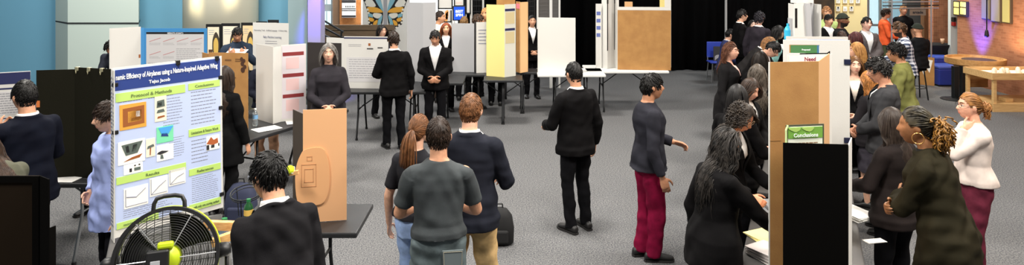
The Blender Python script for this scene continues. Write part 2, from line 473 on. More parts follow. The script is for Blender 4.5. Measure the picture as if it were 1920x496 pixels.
    if abs(fdir) > 62:
        white = mat('eye_white', (186, 178, 170), .35)
        iris = mat('eye_iris', (38, 24, 16), .25)
        for sd in (-1, 1):
            bm = B(); c = Vector((sd * .0315, .0740, .0115))
            ball(bm, MH @ c, 1, 14, 10, (MH @ Matrix.Diagonal((.0130, .0105, .0068, 1))).to_3x3().to_4x4())
            ball(bm, MH @ (c + Vector((0, .0062, 0))), 1, 10, 8, (MH @ Matrix.Diagonal((.0060, .0056, .0064, 1))).to_3x3().to_4x4(), mi=1)
            child('eye', bm, [white, iris])
            bm = B()
            pts = []
            for t in (0, .33, .66, 1):
                xx = sd * (.014 + .036 * t); zz = .031 + .006 * math.sin(PI * (t * .8 + .1)); d = Vector((xx / .0735, 0, zz / .118)); dy = math.sqrt(max(.05, 1 - d.x ** 2 - d.z ** 2))
                pts.append(MH @ (head_pt(d.x, dy, d.z, fem) + Vector((0, .001, 0))))
            tube(bm, pts, [.003 * k, .0042 * k, .0038 * k, .0015 * k], 6)
            child('eyebrow', bm, mat('brow_%d_%d_%d' % hairc, tuple(int(c * .8) for c in hairc), .8))
    # --- clothes
    sd_seed = rnd.randrange(9999)
    cm = mat('cloth_%s_%d_%d_%d' % ((top,) + topc), topc, .78, noise=(tuple(min(255, int(c * 1.12) + 1) for c in topc), 9), bump=.25, bscale=420, spec=.07 if sum(topc) < 180 else .2)
    jacket = top in ('jacket', 'coat', 'cardigan')
    off = .024 if jacket else .013
    if top == 'sweater': off = .020
    hz_ = hem or {'jacket': .78, 'coat': .52, 'cardigan': .70, 'shirt': .84, 'sweater': .84, 'tee': .86}.get(top, .84)
    bm = B()
    rings = []
    zs = [z for z, *_ in TR if z > hz_ + .03 and z < 1.43]
    lo = [hz_] + [hz_ + (zs[0] - hz_) * t for t in (.33, .66)] if zs[0] - hz_ > .09 else [hz_]
    for z in lo + zs:
        rx, ry, yo = trow(max(z, .80)); o_ = off + (.02 + .05 * (.86 - z) if z < .86 else 0)
        if jacket and 1.02 < z < 1.15: o_ += .006
        if z > 1.40: o_ *= .75
        if z < 1.0: o_ += .020
        rings.append(ering(z, rx + o_, ry + o_, yo))
    zt = 1.436 if jacket else 1.446
    if jacket: rings += [ering(1.432, nk + .040, nk + .040, -.012), ering(1.448, nk + .024, nk + .026, -.014)]
    else: rings.append(ering(zt, nk + .012, nk + .012, -.012))
    ringloft(bm, rings)
    for sd in (-1, 1):
        sh, el, wr, pv, curl, _ = A[sd]
        am = (.92 if fem else 1.0) * (.94 + .06 * wide); of = .012 if jacket else .007
        shI = bendp((sd * shw * .42, -.014, 1.378), 1)
        if sleeve >= 1:
            end = wr - (wr - el).normalized() * .012
            pts = [sh, sh.lerp(el, .4), el, el.lerp(end, .5), end]; rr = [.058, .055, .048, .045, .037]
        else:
            end = sh.lerp(el, .75); pts = [sh, sh.lerp(el, .4), end]; rr = [.058, .056, .055]
        tube(bm, [S @ shI, S @ sh], [(.040 + of) * k, (.054 * am + of) * k], 16, 'round')
        q_ = 3 if sleeve >= 1 else len(pts)
        rr = [(r_ * am + of) * k for r_ in rr]
        tube(bm, [S @ p for p in pts[:q_]], rr[:q_], 16, 'round' if sleeve >= 1 else 'flat')
        if sleeve >= 1:
            ball(bm, S @ el, rr[2] * 1.02, 16, 12)
            tube(bm, [S @ p for p in pts[2:]], rr[2:], 16)
    body_top = child({'jacket': 'jacket', 'coat': 'coat', 'cardigan': 'cardigan', 'shirt': 'shirt', 'sweater': 'sweater', 'tee': 'shirt'}.get(top, 'shirt'), bm, cm)
    if not label: pass
    v0, slope = (1.06, .27) if not fem else (1.12, .26)
    if top == 'cardigan': v0, slope = .60, .085
    TBs = S @ TB
    def post_top(o, me, TBs=TBs, jacket=jacket, openv=openv):
        if jacket and openv:
            co = get_co(me); L = to_local(TBs, co)
            xb = np.maximum(0, (L[:, 2] - v0)) * slope
            fy = np.interp(L[:, 2], [t_[0] for t_ in TR], [t_[2] + t_[3] for t_ in TR]) + off + .03
            near = (L[:, 1] > .0) & (L[:, 1] < fy) & (L[:, 2] > v0 - .02) & (np.abs(np.abs(L[:, 0]) - xb) < vox * .62)
            L2 = L.copy(); L2[near, 0] = np.sign(L[near, 0]) * xb[near]
            M_ = np.array(TBs); co2 = L2 @ M_[:3, :3].T + M_[:3, 3]
            me.vertices.foreach_set('co', co2.ravel()); me.update()
            C = to_local(TBs, get_ctr(me))
            fy = np.interp(C[:, 2], [t_[0] for t_ in TR], [t_[2] + t_[3] for t_ in TR]) + off + .03
            kill = np.where((C[:, 1] > .0) & (C[:, 1] < fy) & (C[:, 2] > v0) & (np.abs(C[:, 0]) < (C[:, 2] - v0) * slope))[0]
            b2 = B(); b2.from_mesh(me); b2.faces.ensure_lookup_table()
            bmesh.ops.delete(b2, geom=[b2.faces[i] for i in kill], context='FACES'); b2.to_mesh(me); b2.free()
        folds(me, fold, sd_seed)
    DEFER.append((body_top, max(.008, vox * 1.25), 3, post_top))
    if jacket:
        # shirt front and collar under it
        bm = B()
        tee = shirt_top == 'tee'
        zs2 = [z for z, *_ in TR if z > .85 and z < (1.385 if tee else 1.40)]
        ringloft(bm, [ering(z, trow(z)[0] - .008, trow(z)[1] + (.009 if z > 1.2 and openv else -.004), trow(z)[2] + (.004 if openv else 0), 32) for z in zs2] + [ering(1.39, .092, .074, -.008, 32) if tee else ering(1.452, nk + .010, nk + .012, -.014, 32)])
        shm = mat('shirt_%d_%d_%d' % shirtc, shirtc, .75, spec=.25)
        sh_o = child('shirt', bm, shm)
        if not tee and openv:
            bm = B()
            cr = [[S @ bendp(((nk + .010 + t) * math.cos(q), -.010 + (nk + .010 + t) * math.sin(q), zz - .026 * max(0, math.sin(q))), 1) for q in [2 * PI * i / 24 for i in range(24)]] for zz, t in ((1.425, .012), (1.452, .009), (1.464, .005), (1.452, .001), (1.42, .003))]
            ringloft(bm, cr, False)
            obj('collar', bm, shm, sh_o, smooth=True, world=False)
        if openv and abs(fdir) > 35 and top != 'cardigan':
            for sd in (-1, 1):
                bm = B(); inn, out = [], []
                for t in (0, .2, .4, .6, .8, 1.0):
                    z = v0 + (1.428 - v0) * t; xi = (z - v0) * slope; wd = .012 + .055 * math.sin(PI * min(1, t * 1.05) ** 1.4) * (1 if t < .95 else .6)
                    for lst, xx, up in ((inn, xi - .002, .006), (out, xi + wd, .008)):
                        rx, ry, yo = trow(z); rx += off * .9; ry += off * .9
                        q = max(0, 1 - min(1, abs(xx) / rx) ** 2.27) ** .44
                        lst.append(bendp((sd * xx, yo + ry * q + up, z), 1))
                dv = R1 @ Vector((0, .005, 0))
                A_ = [[bm.verts.new(S @ p) for p in inn], [bm.verts.new(S @ p) for p in out], [bm.verts.new(S @ (p + dv)) for p in out], [bm.verts.new(S @ (p + dv)) for p in inn]]
                for r0, r1 in zip(A_, A_[1:] + A_[:1]):
                    for i in range(len(inn) - 1): bm.faces.new((r0[i], r0[i + 1], r1[i + 1], r1[i]))
                bm.faces.new([r[0] for r in A_]); bm.faces.new([r[-1] for r in reversed(A_)])
                obj('lapel', bm, cm, body_top, world=False)
        if tie:
            bm = B(); pts = []
            for z in (1.42, 1.34, 1.25, 1.10):
                rx, ry, yo = trow(z); pts.append(S @ bendp((0, yo + ry + .014 + (.02 if z < 1.4 else 0), z), 1))
            tube(bm, pts, [.014 * k, .018 * k, .024 * k, .03 * k], 8, flat=.3, up=R1 @ Vector((0, 1, 0)))
            child('necktie', bm, mat('tie_%d_%d_%d' % tie, tie, .6))
    elif top in ('shirt',) and abs(fdir) < 200:
        bm = B()
        cr = [[S @ bendp(((nk + .012 + t) * math.cos(q), -.012 + (nk + .012 + t) * math.sin(q), zz - .022 * max(0, math.sin(q))), 1) for q in [2 * PI * i / 24 for i in range(24)]] for zz, t in ((1.415, .020), (1.452, .011), (1.464, .006), (1.452, .002), (1.42, .005))]
        ringloft(bm, cr, False)
        obj('collar', bm, cm, body_top, smooth=True, world=False)
    # --- legs
    lm = mat('trousers_%d_%d_%d' % legc, legc, .85, noise=(tuple(min(255, int(c * 1.2) + 2) for c in legc), 14), bump=.2, bscale=300, spec=.07)
    bm = B()
    wz = .97
    if skirt:
        rr = []
        for z in (.46, .6, .75, .88, .96, 1.03):
            rx, ry, yo = trow(max(z, .88)); o_ = .012 + (.05 * (.88 - z) if z < .88 else 0); rr.append(ering(z, rx + o_, ry + o_, yo))
        ringloft(bm, rr); lg = child('skirt', bm, lm)
    else:
        ringloft(bm, [ering(z, trow(z)[0] + .006, trow(z)[1] + .006, trow(z)[2]) for z in (.785, .80, .86, .90, .94, wz)])
        for sd in (-1, 1):
            hip, kn, an = Lg[sd]; e = an + Vector((0, 0, -.035))
            th = (.094 if fem else .090) * (.75 + .25 * wide) * legw
            tube(bm, [S @ p for p in (hip + Vector((0, 0, .03)), hip.lerp(kn, .45), kn)], [r * k for r in (th, .082 * legw * (.7 + .3 * wide), .067 * legw)], 18, 'round')
            tube(bm, [S @ p for p in (kn, kn.lerp(e, .45), e)], [r * k for r in (.067 * legw, .063 * legw, .058 * legw)], 18)
        lg = child('trousers', bm, lm)
    DEFER.append((lg, max(.009, vox * 1.35), 3, lambda o, me, s=sd_seed: folds(me, .005, s + 1)))
    sm_ = mat('shoe_%d_%d_%d' % shoec, shoec, .5)
    for sd in (-1, 1):
        hip, kn, an = Lg[sd]; bm = B()
        sl = mat('sole_dark', (30, 28, 27), .8) if sum(shoec) < 500 else mat('sole_white', (215, 212, 205), .7)
        ya = Matrix.Rotation(-sd * .14, 4, 'Z')
        P = lambda x, y, z: S @ (Vector((an.x, an.y, 0)) + ya @ Vector((x, y, z)))
        rr = []
        for y, w, hh in ((-.085, .020, .045), (-.075, .033, .068), (-.03, .036, .088), (.03, .038, .080), (.08, .042, .058), (.13, .044, .046), (.168, .034, .038), (.182, .016, .026)):
            rr.append([P(w * math.cos(q), y, .012 + max(0.0, hh * (.5 + .5 * math.sin(q)))) for q in [2 * PI * i / 14 for i in range(14)]])
        ringloft(bm, rr); so = child('shoe', bm, sm_)
        bm = B(); out = [(.0, -.092), (.03, -.082), (.036, -.03), (.036, .03), (.047, .09), (.047, .14), (.034, .178), (0, .19)]
        poly = out + [(-x, y) for x, y in reversed(out[1:-1])]
        a_ = [bm.verts.new(P(x, y, 0.001)) for x, y in poly]; b_ = [bm.verts.new(P(x, y, .02)) for x, y in poly]
        bm.faces.new(a_); bm.faces.new(b_)
        for i in range(len(poly)): bm.faces.new((a_[i], a_[(i + 1) % len(poly)], b_[(i + 1) % len(poly)], b_[i]))
        obj('sole', bm, sl, so, world=False)
    # --- hair
    if hair: make_hair(body, MH, TBs, trow, hair, hairc, rnd, Y, fem, hairlen, tone, k)
    if glasses: make_glasses(body, MH, glasses)
    P = dict(o=body, MH=MH, WM=WM, A=A, S=S, bend=bendp, base=base, k=k, R1=R1, trow=trow)
    if extra: extra(P)
    return P
def make_glasses(body, MH, c):
    bm = B(); r = .0016
    for sd in (-1, 1):
        pts = [MH @ Vector((sd * .032 + .0245 * math.cos(q) , .0985 - .10 * abs(.0245 * math.cos(q) + .0) ** 1.0 * .3, .010 + .0195 * math.sin(q))) for q in [2 * PI * i / 18 for i in range(19)]]
        tube(bm, pts, r, 6)
        tube(bm, [MH @ Vector((sd * .056, .096, .013)), MH @ Vector((sd * .074, .078, .013)), MH @ Vector((sd * .080, .0, .012)), MH @ Vector((sd * .077, -.012, .0))], r, 6)
    tube(bm, [MH @ Vector((-.0075, .0985, .014)), MH @ Vector((0, .103, .016)), MH @ Vector((.0075, .0985, .014))], r, 6)
    obj('glasses', bm, mat('glasses_%d_%d_%d' % c, c, .35), body, smooth=True, world=False)
def make_hair(body, MH, TBs, trow, style, col, rnd, Y, fem, hairlen, tone, k):
    """a scalp cap and many tapering locks that follow it; the locks fall with gravity and slide off head and shoulders"""
    near = Y < 5.9; mid = Y < 9.5
    c2 = tuple(int(a * .55 + b * .45) for a, b in zip(tone, col)) if tone else tuple(min(255, int(c * 1.45) + 5) for c in col)
    hm = mat('hair_%d_%d_%d_%d' % (col + (c2[0],)), col, .48, noise=(c2, 28), spec=.28)
    ST = dict(short=(.044, .010, 0), messy=(.060, .015, .004), flat=(.060, .012, 0), curlytop=(.056, .024, .010), long=(.50, .014, .0), wavy=(.46, .018, .010),
              curly=(.34, .028, .013), halfup=(.46, .018, .010), bun=(.19, .012, 0), pony=(.18, .012, 0), braids=(.17, .014, .003), beanie=(.0, 0, 0), bob=(.24, .016, 0))[style]
    L, vol, curl = ST
    if hairlen: L = hairlen
    if style == 'beanie':
        bm = B(); rr = []
        for i in range(9):
            z = .046 + .092 * (i / 8); f = math.sqrt(max(0.02, 1 - ((z - .03) / .112) ** 2)) if i else 1.0
            rr.append([MH @ Vector((.085 * f * math.cos(q), -.006 + .107 * f * math.sin(q), z - .012 * math.sin(q + PI) * (1 - i / 8))) for q in [2 * PI * j / 28 for j in range(28)]])
        ringloft(bm, rr)
        o = obj('beanie', bm, mat('beanie_knit', (38, 44, 34), .95, bump=.8, bscale=160), body, smooth=True, world=False)
        bm = B(); tube(bm, [MH @ Vector((.087 * math.cos(q), -.006 + .109 * math.sin(q), .050 + .012 * math.sin(q))) for q in [2 * PI * j / 28 for j in range(29)]], .013, 8, flat=1.0)
        obj('cuff', bm, mat('beanie_knit', (38, 44, 34)), o, smooth=True, world=False)
        return
    front = {'long': .074, 'wavy': .074, 'curly': .072, 'bun': .070, 'pony': .070, 'braids': .076}.get(style, .066)
    bm = B()
    # cap
    n, seg = 22, 32
    grid = []
    for r in sph(n, seg):
        row = []
        for d in r:
            p = head_pt(*d, fem=fem, face=False, grow=1.0)
            row.append((p, p.z > hairline(p.y, front) + .004))
        grid.append(row)
    vd = {}
    def cv(i, j):
        if (i, j) not in vd:
            p = grid[i][j][0]; q = p + p.normalized() * (.005 + (vol * .35 if p.z > 0 else 0))
            vd[i, j] = bm.verts.new(MH @ q)
        return vd[i, j]
    for i in range(len(grid) - 1):
        for j in range(seg):
            jj = (j + 1) % seg
            if sum((grid[i][j][1], grid[i][jj][1], grid[i + 1][j][1], grid[i + 1][jj][1])) >= 3:
                bm.faces.new((cv(i, j), cv(i, jj), cv(i + 1, jj), cv(i + 1, j)))
    tp = bm.verts.new(MH @ Vector((0, 0, .123 + vol * .35)))
    for j in range(seg): bm.faces.new((cv(len(grid) - 1, j), cv(len(grid) - 1, (j + 1) % seg), tp))
    # locks
    ginv = (MH.to_3x3().inverted() @ Vector((0, 0, -1))).normalized()
    HT = TBs.inverted() @ MH; TH = HT.inverted()
    tie = Vector((0, -.112, .02)) if style in ('bun', 'pony', 'braids') else None
    if style == 'bun': tie = Vector((0, -.115, .0))
    nl = (640 if near else 420 if mid else 130)
    if style in ('short', 'messy', 'flat') and near: nl = 1100
    if style in ('curly', 'curlytop'): nl = int(nl * .8)
    w0 = (.0044 if near else .006 if mid else .012)
    if style == 'halfup': L = hairlen or .46
    if style in ('long', 'wavy', 'curly', 'halfup'): w0 *= 1.1; nl = int(nl * 1.5)
    longh = style in ('long', 'wavy', 'curly', 'bob', 'halfup')
    n_i = 0; tries = 0
    while n_i < nl and tries < nl * 14:
        tries += 1
        z = rnd.uniform(-.75, 1); q = rnd.uniform(0, 2 * PI); s_ = math.sqrt(1 - z * z)
        d = (s_ * math.cos(q), s_ * math.sin(q), z)
        p = head_pt(*d, fem=fem, face=False)
        hl = hairline(p.y, front)
        if p.z < hl or (tries % 3 == 0 and p.z > hl + .02): continue
        if longh and p.z < .02 and rnd.random() < .6: continue
        n_i += 1
        nrm = Vector((p.x / .0735 ** 2, p.y / .096 ** 2, p.z / .118 ** 2)).normalized()
        if tie is not None: dr = (tie - p)
        elif style == 'halfup': dr = Vector((p.x * 1.5, -1, -.15 if p.y > 0 else -.6))
        elif style == 'curly' and p.y > -.01: dr = Vector((math.copysign(1.0, p.x + rnd.uniform(-.012, .012)), -1.0, -.1))
        elif longh: dr = Vector((math.copysign(1.0, p.x + rnd.uniform(-.012, .012)), -.35 if p.y < .06 else -.1, -.15)) if p.y > -.01 else Vector((p.x * 9 + rnd.uniform(-.2, .2), -.6, -.6))
        elif style == 'flat': dr = Vector((.35 * (1 if p.x > -.02 else -1), .9 if p.y > -.03 else -.5, -.35))
        else:
            wh = Vector((.012, -.055, .105)); dr = p - wh
            if p.y > .0 and p.z > .03: dr += Vector((.05, .01, .02)); 
            dr += Vector((rnd.uniform(-.04, .04), rnd.uniform(-.04, .04), rnd.uniform(-.02, .05 if style != 'short' else .02)))
        dr = (dr - nrm * dr.dot(nrm))
        dr = dr.normalized() if dr.length > 1e-5 else Vector((0, -1, 0))
        lift = vol * rnd.uniform(.25, 1.0) * (1.0 if p.z > -.01 else .45)
        ln = L * rnd.uniform(.75, 1.1)
        if not longh and tie is None and p.z < .01: ln *= .5
        if style in ('flat', 'curlytop', 'messy') and p.y > .06: ln *= .75
        steps = max(5, int(ln / .024)) if not longh else max(9, int(ln / .022))
        if curl and style == 'curly': steps = max(14, int(ln / (.0095 if near else .013)))
        ds = ln / steps
        pts = []; c = p + nrm * .004; v = dr.copy(); ph = rnd.uniform(0, 6.28); gw = .10 if not longh else .22
        turns = rnd.uniform(.9, 1.2) / .062 if style in ('curly', 'curlytop') else rnd.uniform(.8, 1.2) / .17
        side_v = nrm.cross(dr); fr_side = rnd.random() < .7
        for i in range(steps + 1):
            t = i / steps
            f = math.sin(min(1, t * 2.2) * PI / 2)
            g = Vector((c.x / (.0735 + lift * f) ** 2, c.y / (.096 + lift * f) ** 2, c.z / (.118 + lift * f) ** 2))
            e = (c.x / (.0735 + lift * f)) ** 2 + (c.y / (.096 + lift * f)) ** 2 + (c.z / (.118 + lift * f)) ** 2
            if c.z > -.13 and e < 1: c = c * (1 / math.sqrt(max(e, .2)))
            if longh and i > 3:
                T = HT @ c
                if 1.0 < T.z < 1.46:
                    rx, ry, yo = trow(T.z); rx = rx * (1 - .25 * sstep(1.30, 1.42, T.z)) + .022; ry += .024 + vol * .3
                    if abs(T.x) > .15: T.x *= .93
                    ys = ry * math.sqrt(max(0.0, 1 - min(1, abs(T.x) / rx) ** 2))
                    fr_ = 1 if (p.y > .02 and abs(p.x) > .03 and fr_side) else -1
                    need = yo + fr_ * ys
                    if (T.y - need) * fr_ < 0: T.y += fr_ * min(.022, abs(T.y - need))
                    c = TH @ T
                # keep the face free
                if c.z < .02 and c.y > .012 and style != 'bob': c.y -= .011
                fw = .066 if style != 'curly' else .086
                if c.y > .035 and abs(c.x) < fw and c.z < .06: c.x += math.copysign(min(.012, fw - abs(c.x)), c.x if abs(c.x) > .001 else rnd.uniform(-1, 1))
            off = Vector((0, 0, 0))
            if curl:
                a = ph + turns * ds * i * 2 * PI; am = curl * min(1, t * 3) * (.55 if t < .1 else 1)
                off = side_v * (am * math.cos(a)) + nrm * (am * .8 * math.sin(a) + am * .3)
            pts.append(MH @ (c + off))
            if tie is not None:
                v = (v * .5 + (tie - c).normalized() * .5)
                if (tie - c).length < .02: break
            else: v = v * (1 - gw) + ginv * gw
            v = v.normalized(); c = c + v * ds
        if len(pts) < 3: continue
        m = len(pts) - 1
        rad = [w0 * k * (.75 + .35 * math.sin(PI * min(1, i / m * 1.3))) * (1 - .75 * (i / m) ** 3) for i in range(m + 1)]
        tube(bm, pts, rad, 5 if near else 4, flat=.55)
    o = obj('hair', bm, hm, body, smooth=True, world=False)
    if style == 'bun':
        bm = B(); c = tie + Vector((0, -.028, -.012))
        for i in range(46):
            ax = Vector((rnd.gauss(0, 1), rnd.gauss(0, 1), rnd.gauss(0, 1))).normalized(); u = ax.orthogonal().normalized(); w = ax.cross(u); R = rnd.uniform(.030, .047); st = rnd.uniform(0, 6)
            jit = Vector((rnd.gauss(0, .006), rnd.gauss(0, .006), rnd.gauss(0, .006)))
            tube(bm, [MH @ (c + jit + (u * math.cos(st + q) + w * math.sin(st + q)) * R) for q in [i2 * .42 for i2 in range(11)]], [.0025] + [.0065] * 9 + [.002], 5, flat=.7)
        for i in range(26):
            b0 = c + Vector((rnd.uniform(-.035, .035), rnd.uniform(-.03, .01), -.03)); 
            tube(bm, [MH @ (b0 + ginv * (.02 * j) + Vector((rnd.gauss(0, .006), rnd.gauss(0, .006), 0))) for j in range(5)], [.005, .005, .004, .003, .001], 5)
        obj('hair_bun', bm, hm, o, smooth=True, world=False)
    if style == 'pony':
        bm = B()
        for i in range(90):
            c = tie.copy(); v = Vector((rnd.gauss(0, .35), -.8, rnd.gauss(0, .2))).normalized(); pts = []
            for j in range(13):
                pts.append(MH @ c); v = (v * .72 + ginv * .28).normalized(); c = c + v * .026
            tube(bm, pts, [.007 * (1 - .7 * (j / 12) ** 2) for j in range(13)], 5, flat=.6)
        obj('ponytail', bm, hm, o, smooth=True, world=False)
    if style == 'braids':
        bm = B(); gm = mat('curl_gold', (168, 116, 40), .45, noise=((58, 38, 18), 60))
        for i in range(340):
            c = tie + Vector((rnd.gauss(0, .020), rnd.uniform(-.03, .01), rnd.gauss(-.01, .02)))
            v = Vector((rnd.gauss(0, .75), -.6 + rnd.gauss(0, .4), rnd.gauss(-.3, .5))).normalized(); pts = []; a0 = rnd.uniform(0, 6); u = v.orthogonal().normalized(); w = v.cross(u); R = rnd.uniform(.007, .012)
            for j in range(20):
                a = a0 + j * 1.05
                pts.append(MH @ (c + u * (R * math.cos(a)) + w * (R * math.sin(a)))); v = (v * .84 + ginv * .16).normalized(); c = c + v * rnd.uniform(.005, .0095)
            tube(bm, pts, [.0048 * k] * 18 + [.003 * k, .0012 * k], 5)
        obj('curl_ponytail', bm, gm, o, smooth=True, world=False)
        bm = B()
        torus(bm, MH @ Vector((0, -.108, .03)), .022, .008, (MH.to_3x3() @ Matrix.Rotation(PI / 2, 3, 'X')).to_4x4())
        obj('hair_tie', bm, mat('hair_tie_black', (20, 18, 18), .6), o, smooth=True, world=False)
# ---------------------------------------------------------------- the room
SC = bpy.context.scene
def struct(name, bm, m, smooth=False):
    o = obj(name, bm, m, smooth=smooth); o['kind'] = 'structure'; return o
carpet = mat('carpet', (72, 74, 78), .95, noise=((124, 123, 122), 70), bump=.6, bscale=160, spec=.1)
bm = B(); box(bm, (-14, -3, -.12), (16, 24, 0)); struct('floor', bm, carpet)
blue = mat('wall_paint_blue', (104, 158, 184), .8, bump=.05, bscale=60)
grey_g = mat('pillar_paint', (186, 200, 192), .75)
cream = mat('drum_paint', (205, 202, 182), .7)
white_w = mat('wall_paint_white', (226, 228, 226), .8)
darkline = mat('dark_line', (30, 34, 36), .8)
bm = B(); box(bm, (-14, 13.2, 0), (gx(577, 13.2), 13.45, 5.2)); struct('wall_left', bm, blue)
bm = B(); box(bm, (-14.2, -3, 0), (-14, 13.45, 5.2)); struct('wall_side', bm, blue)
def pillar(name, poly, m, seam=None):
    bm = B(); prism(bm, poly, 5.2)
    if seam:
        P = Matrix.Translation((0, 0, seam))
        cx_ = sum(p[0] for p in poly) / len(poly); cy_ = sum(p[1] for p in poly) / len(poly)
        prism(bm, [(cx_ + (x - cx_) * 1.004, cy_ + (y - cy_) * 1.03) for x, y in poly], .025, P, 1)
    return struct(name, bm, [m, darkline])
pillar('wall_pillar', [(gx(104, 13.0), 13.0), (gx(127, 12.6), 12.6), (gx(260, 12.6), 12.6), (gx(262, 13.2), 13.2), (gx(104, 13.2), 13.2)], grey_g, 1.60)
bm = B(); lathe(bm, [(.66, 0), (.66, 5.2)], (gx(415, 13.0), 13.0, 0), 48); struct('wall_drum', bm, cream, True)
bm = B(); box(bm, (gx(540, 12.9), 12.9, 0), (gx(576, 12.9), 13.2, 5.2)); struct('wall_pier', bm, mat('pier_paint', (138, 160, 164), .8))
bm = B(); box(bm, (gx(577, 12.7), 12.7, 0), (gx(601, 12.7), 13.0, 5.2)); struct('wall_post', bm, mat('post_paint', (150, 150, 146), .75))
# far bright lobby behind the mural
bm = B(); box(bm, (-9, 20, 0), (1.0, 20.2, 6)); struct('wall_back', bm, white_w)
# black drapes
def drape(x0, x1, y, z1, label, n):
    bm = B(); a = []; b = []; m = int((x1 - x0) / .05)
    for i in range(m + 1):
        x = x0 + (x1 - x0) * i / m; yy = y + .06 * math.sin(x * 9) + .03 * math.sin(x * 23 + 1)
        a.append((x, yy))
    for j in range(m):
        for f0, f1 in (((a[j][0], a[j][1] - .006), (a[j + 1][0], a[j + 1][1] - .006)),):
            bm.faces.new([bm.verts.new((f0[0], f0[1], .02)), bm.verts.new((f1[0], f1[1], .02)), bm.verts.new((f1[0], f1[1], z1)), bm.verts.new((f0[0], f0[1], z1))])
    bmesh.ops.remove_doubles(bm, verts=bm.verts, dist=.0005)
    bmesh.ops.solidify(bm, geom=bm.faces[:], thickness=.012)
    return top('curtain', bm, mat('drape_black', (9, 9, 10), .95, spec=.05), label, 'curtain', smooth=True)
drape(.9, 3.6, 17.2, 5.2, 'black floor-length stage drape behind the white board stand', 1)
drape(3.62, 7.05, 17.3, 5.2, 'black floor-length stage drape behind the people and the pale pole', 1)
drape(-1.2, .88, 17.0, 5.2, 'black stage drape behind the wire mesh panels', 1)
# right hand lobby: notice wall, glazed entrance, brick
brickm = bpy.data.materials.new('brick'); brickm.use_nodes = True
def brick_nodes(m):
    nt = m.node_tree; b = nt.nodes['Principled BSDF']; b.inputs['Roughness'].default_value = .9
    tc = nt.nodes.new('ShaderNodeTexCoord'); mp = nt.nodes.new('ShaderNodeMapping'); mp.inputs['Rotation'].default_value = (PI / 2, 0, 0)
    br = nt.nodes.new('ShaderNodeTexBrick'); br.inputs['Scale'].default_value = 6.2
    br.inputs['Color1'].default_value = rgb(184, 122, 86); br.inputs['Color2'].default_value = rgb(162, 102, 70); br.inputs['Mortar'].default_value = rgb(184, 134, 100)
    br.inputs['Mortar Size'].default_value = .016; br.inputs['Brick Width'].default_value = .95; br.inputs['Row Height'].default_value = .33
    sx = nt.nodes.new('ShaderNodeSeparateXYZ'); cx = nt.nodes.new('ShaderNodeCombineXYZ'); ad = nt.nodes.new('ShaderNodeMath'); ad.operation = 'ADD'
    nt.links.new(tc.outputs['Object'], sx.inputs[0]); nt.links.new(sx.outputs['X'], ad.inputs[0]); nt.links.new(sx.outputs['Y'], ad.inputs[1])
    nt.links.new(ad.outputs[0], cx.inputs['X']); nt.links.new(sx.outputs['Z'], cx.inputs['Y'])
    nt.links.new(cx.outputs[0], br.inputs['Vector'])
    n = nt.nodes.new('ShaderNodeTexNoise'); n.inputs['Scale'].default_value = 9; mx = nt.nodes.new('ShaderNodeMixRGB'); mx.blend_type = 'OVERLAY'; mx.inputs['Fac'].default_value = .5
    nt.links.new(br.outputs['Color'], mx.inputs['Color1']); nt.links.new(n.outputs['Fac'], mx.inputs['Color2']); nt.links.new(mx.outputs[0], b.inputs['Base Color'])
    bp = nt.nodes.new('ShaderNodeBump'); bp.inputs['Strength'].default_value = .6; bp.inputs['Distance'].default_value = .02; bp.invert = True
    nt.links.new(br.outputs['Fac'], bp.inputs['Height']); nt.links.new(bp.outputs['Normal'], b.inputs['Normal'])
brick_nodes(brickm)
WX = 10.2
bm = B(); box(bm, (WX, 5, 0), (WX + .25, 15.88, 5.2)); struct('wall_right', bm, brickm)
bm = B(); box(bm, (gx(1750, 16.9), 16.9, 0), (gx(1783, 16.9), 17.1, 5.2)); struct('wall_return', bm, brickm)
wood_br = mat('wood_brown', (112, 74, 42), .6, noise=((84, 54, 30), 6), stretch=(8, 8, .6))
bm = B(); box(bm, (gx(1733, 17.1), 17.1, 0), (gx(1749.5, 17.1), 17.25, 5.2)); struct('trim_1', bm, wood_br)
bm = B(); box(bm, (gx(1700, 18), 18, 0), (gx(1733, 18), 18.2, 5.2)); struct('wall_lobby', bm, mat('lobby_dark', (60, 58, 56), .8))
bm = B(); box(bm, (7.06, 17.6, 0), (gx(1565, 17.6), 17.8, 5.2)); struct('wall_nook', bm, mat('nook_brown', (66, 46, 26), .85, noise=((40, 30, 20), 5)))
bm = B(); box(bm, (gx(1565, 17.9), 17.9, 0), (gx(1626, 17.9), 18.1, 5.2)); struct('wall_notice', bm, mat('notice_paint', (232, 214, 160), .8))
bm = B(); box(bm, (gx(1626, 18.6), 18.6, 0), (gx(1702, 18.6), 18.8, 5.2)); struct('wall_entrance', bm, mat('entrance_paint', (212, 224, 226), .7))
# white door at the end of the brick wall
dm = mat('door_paint', (206, 210, 204), .6)
bm = B(); box(bm, (gx(1780, 16.2), 16.15, .02), (gx(1796, 16.2), 16.25, 4.6)); d = struct('door_1', bm, dm)
bm = B(); box(bm, (gx(1786, 16.1), 16.06, gz(47, 16.3)), (gx(1791, 16.1), 16.16, gz(40, 16.3)), bev=.01); obj('door_alarm', bm, mat('red_plastic', (150, 24, 20), .5), d)
bm = B(); box(bm, (gx(1786, 16.1), 16.06, gz(39, 16.3)), (gx(1791, 16.1), 16.16, gz(31, 16.3)), bev=.01); obj('door_switch', bm, mat('black_plastic', (16, 16, 17), .45), d)
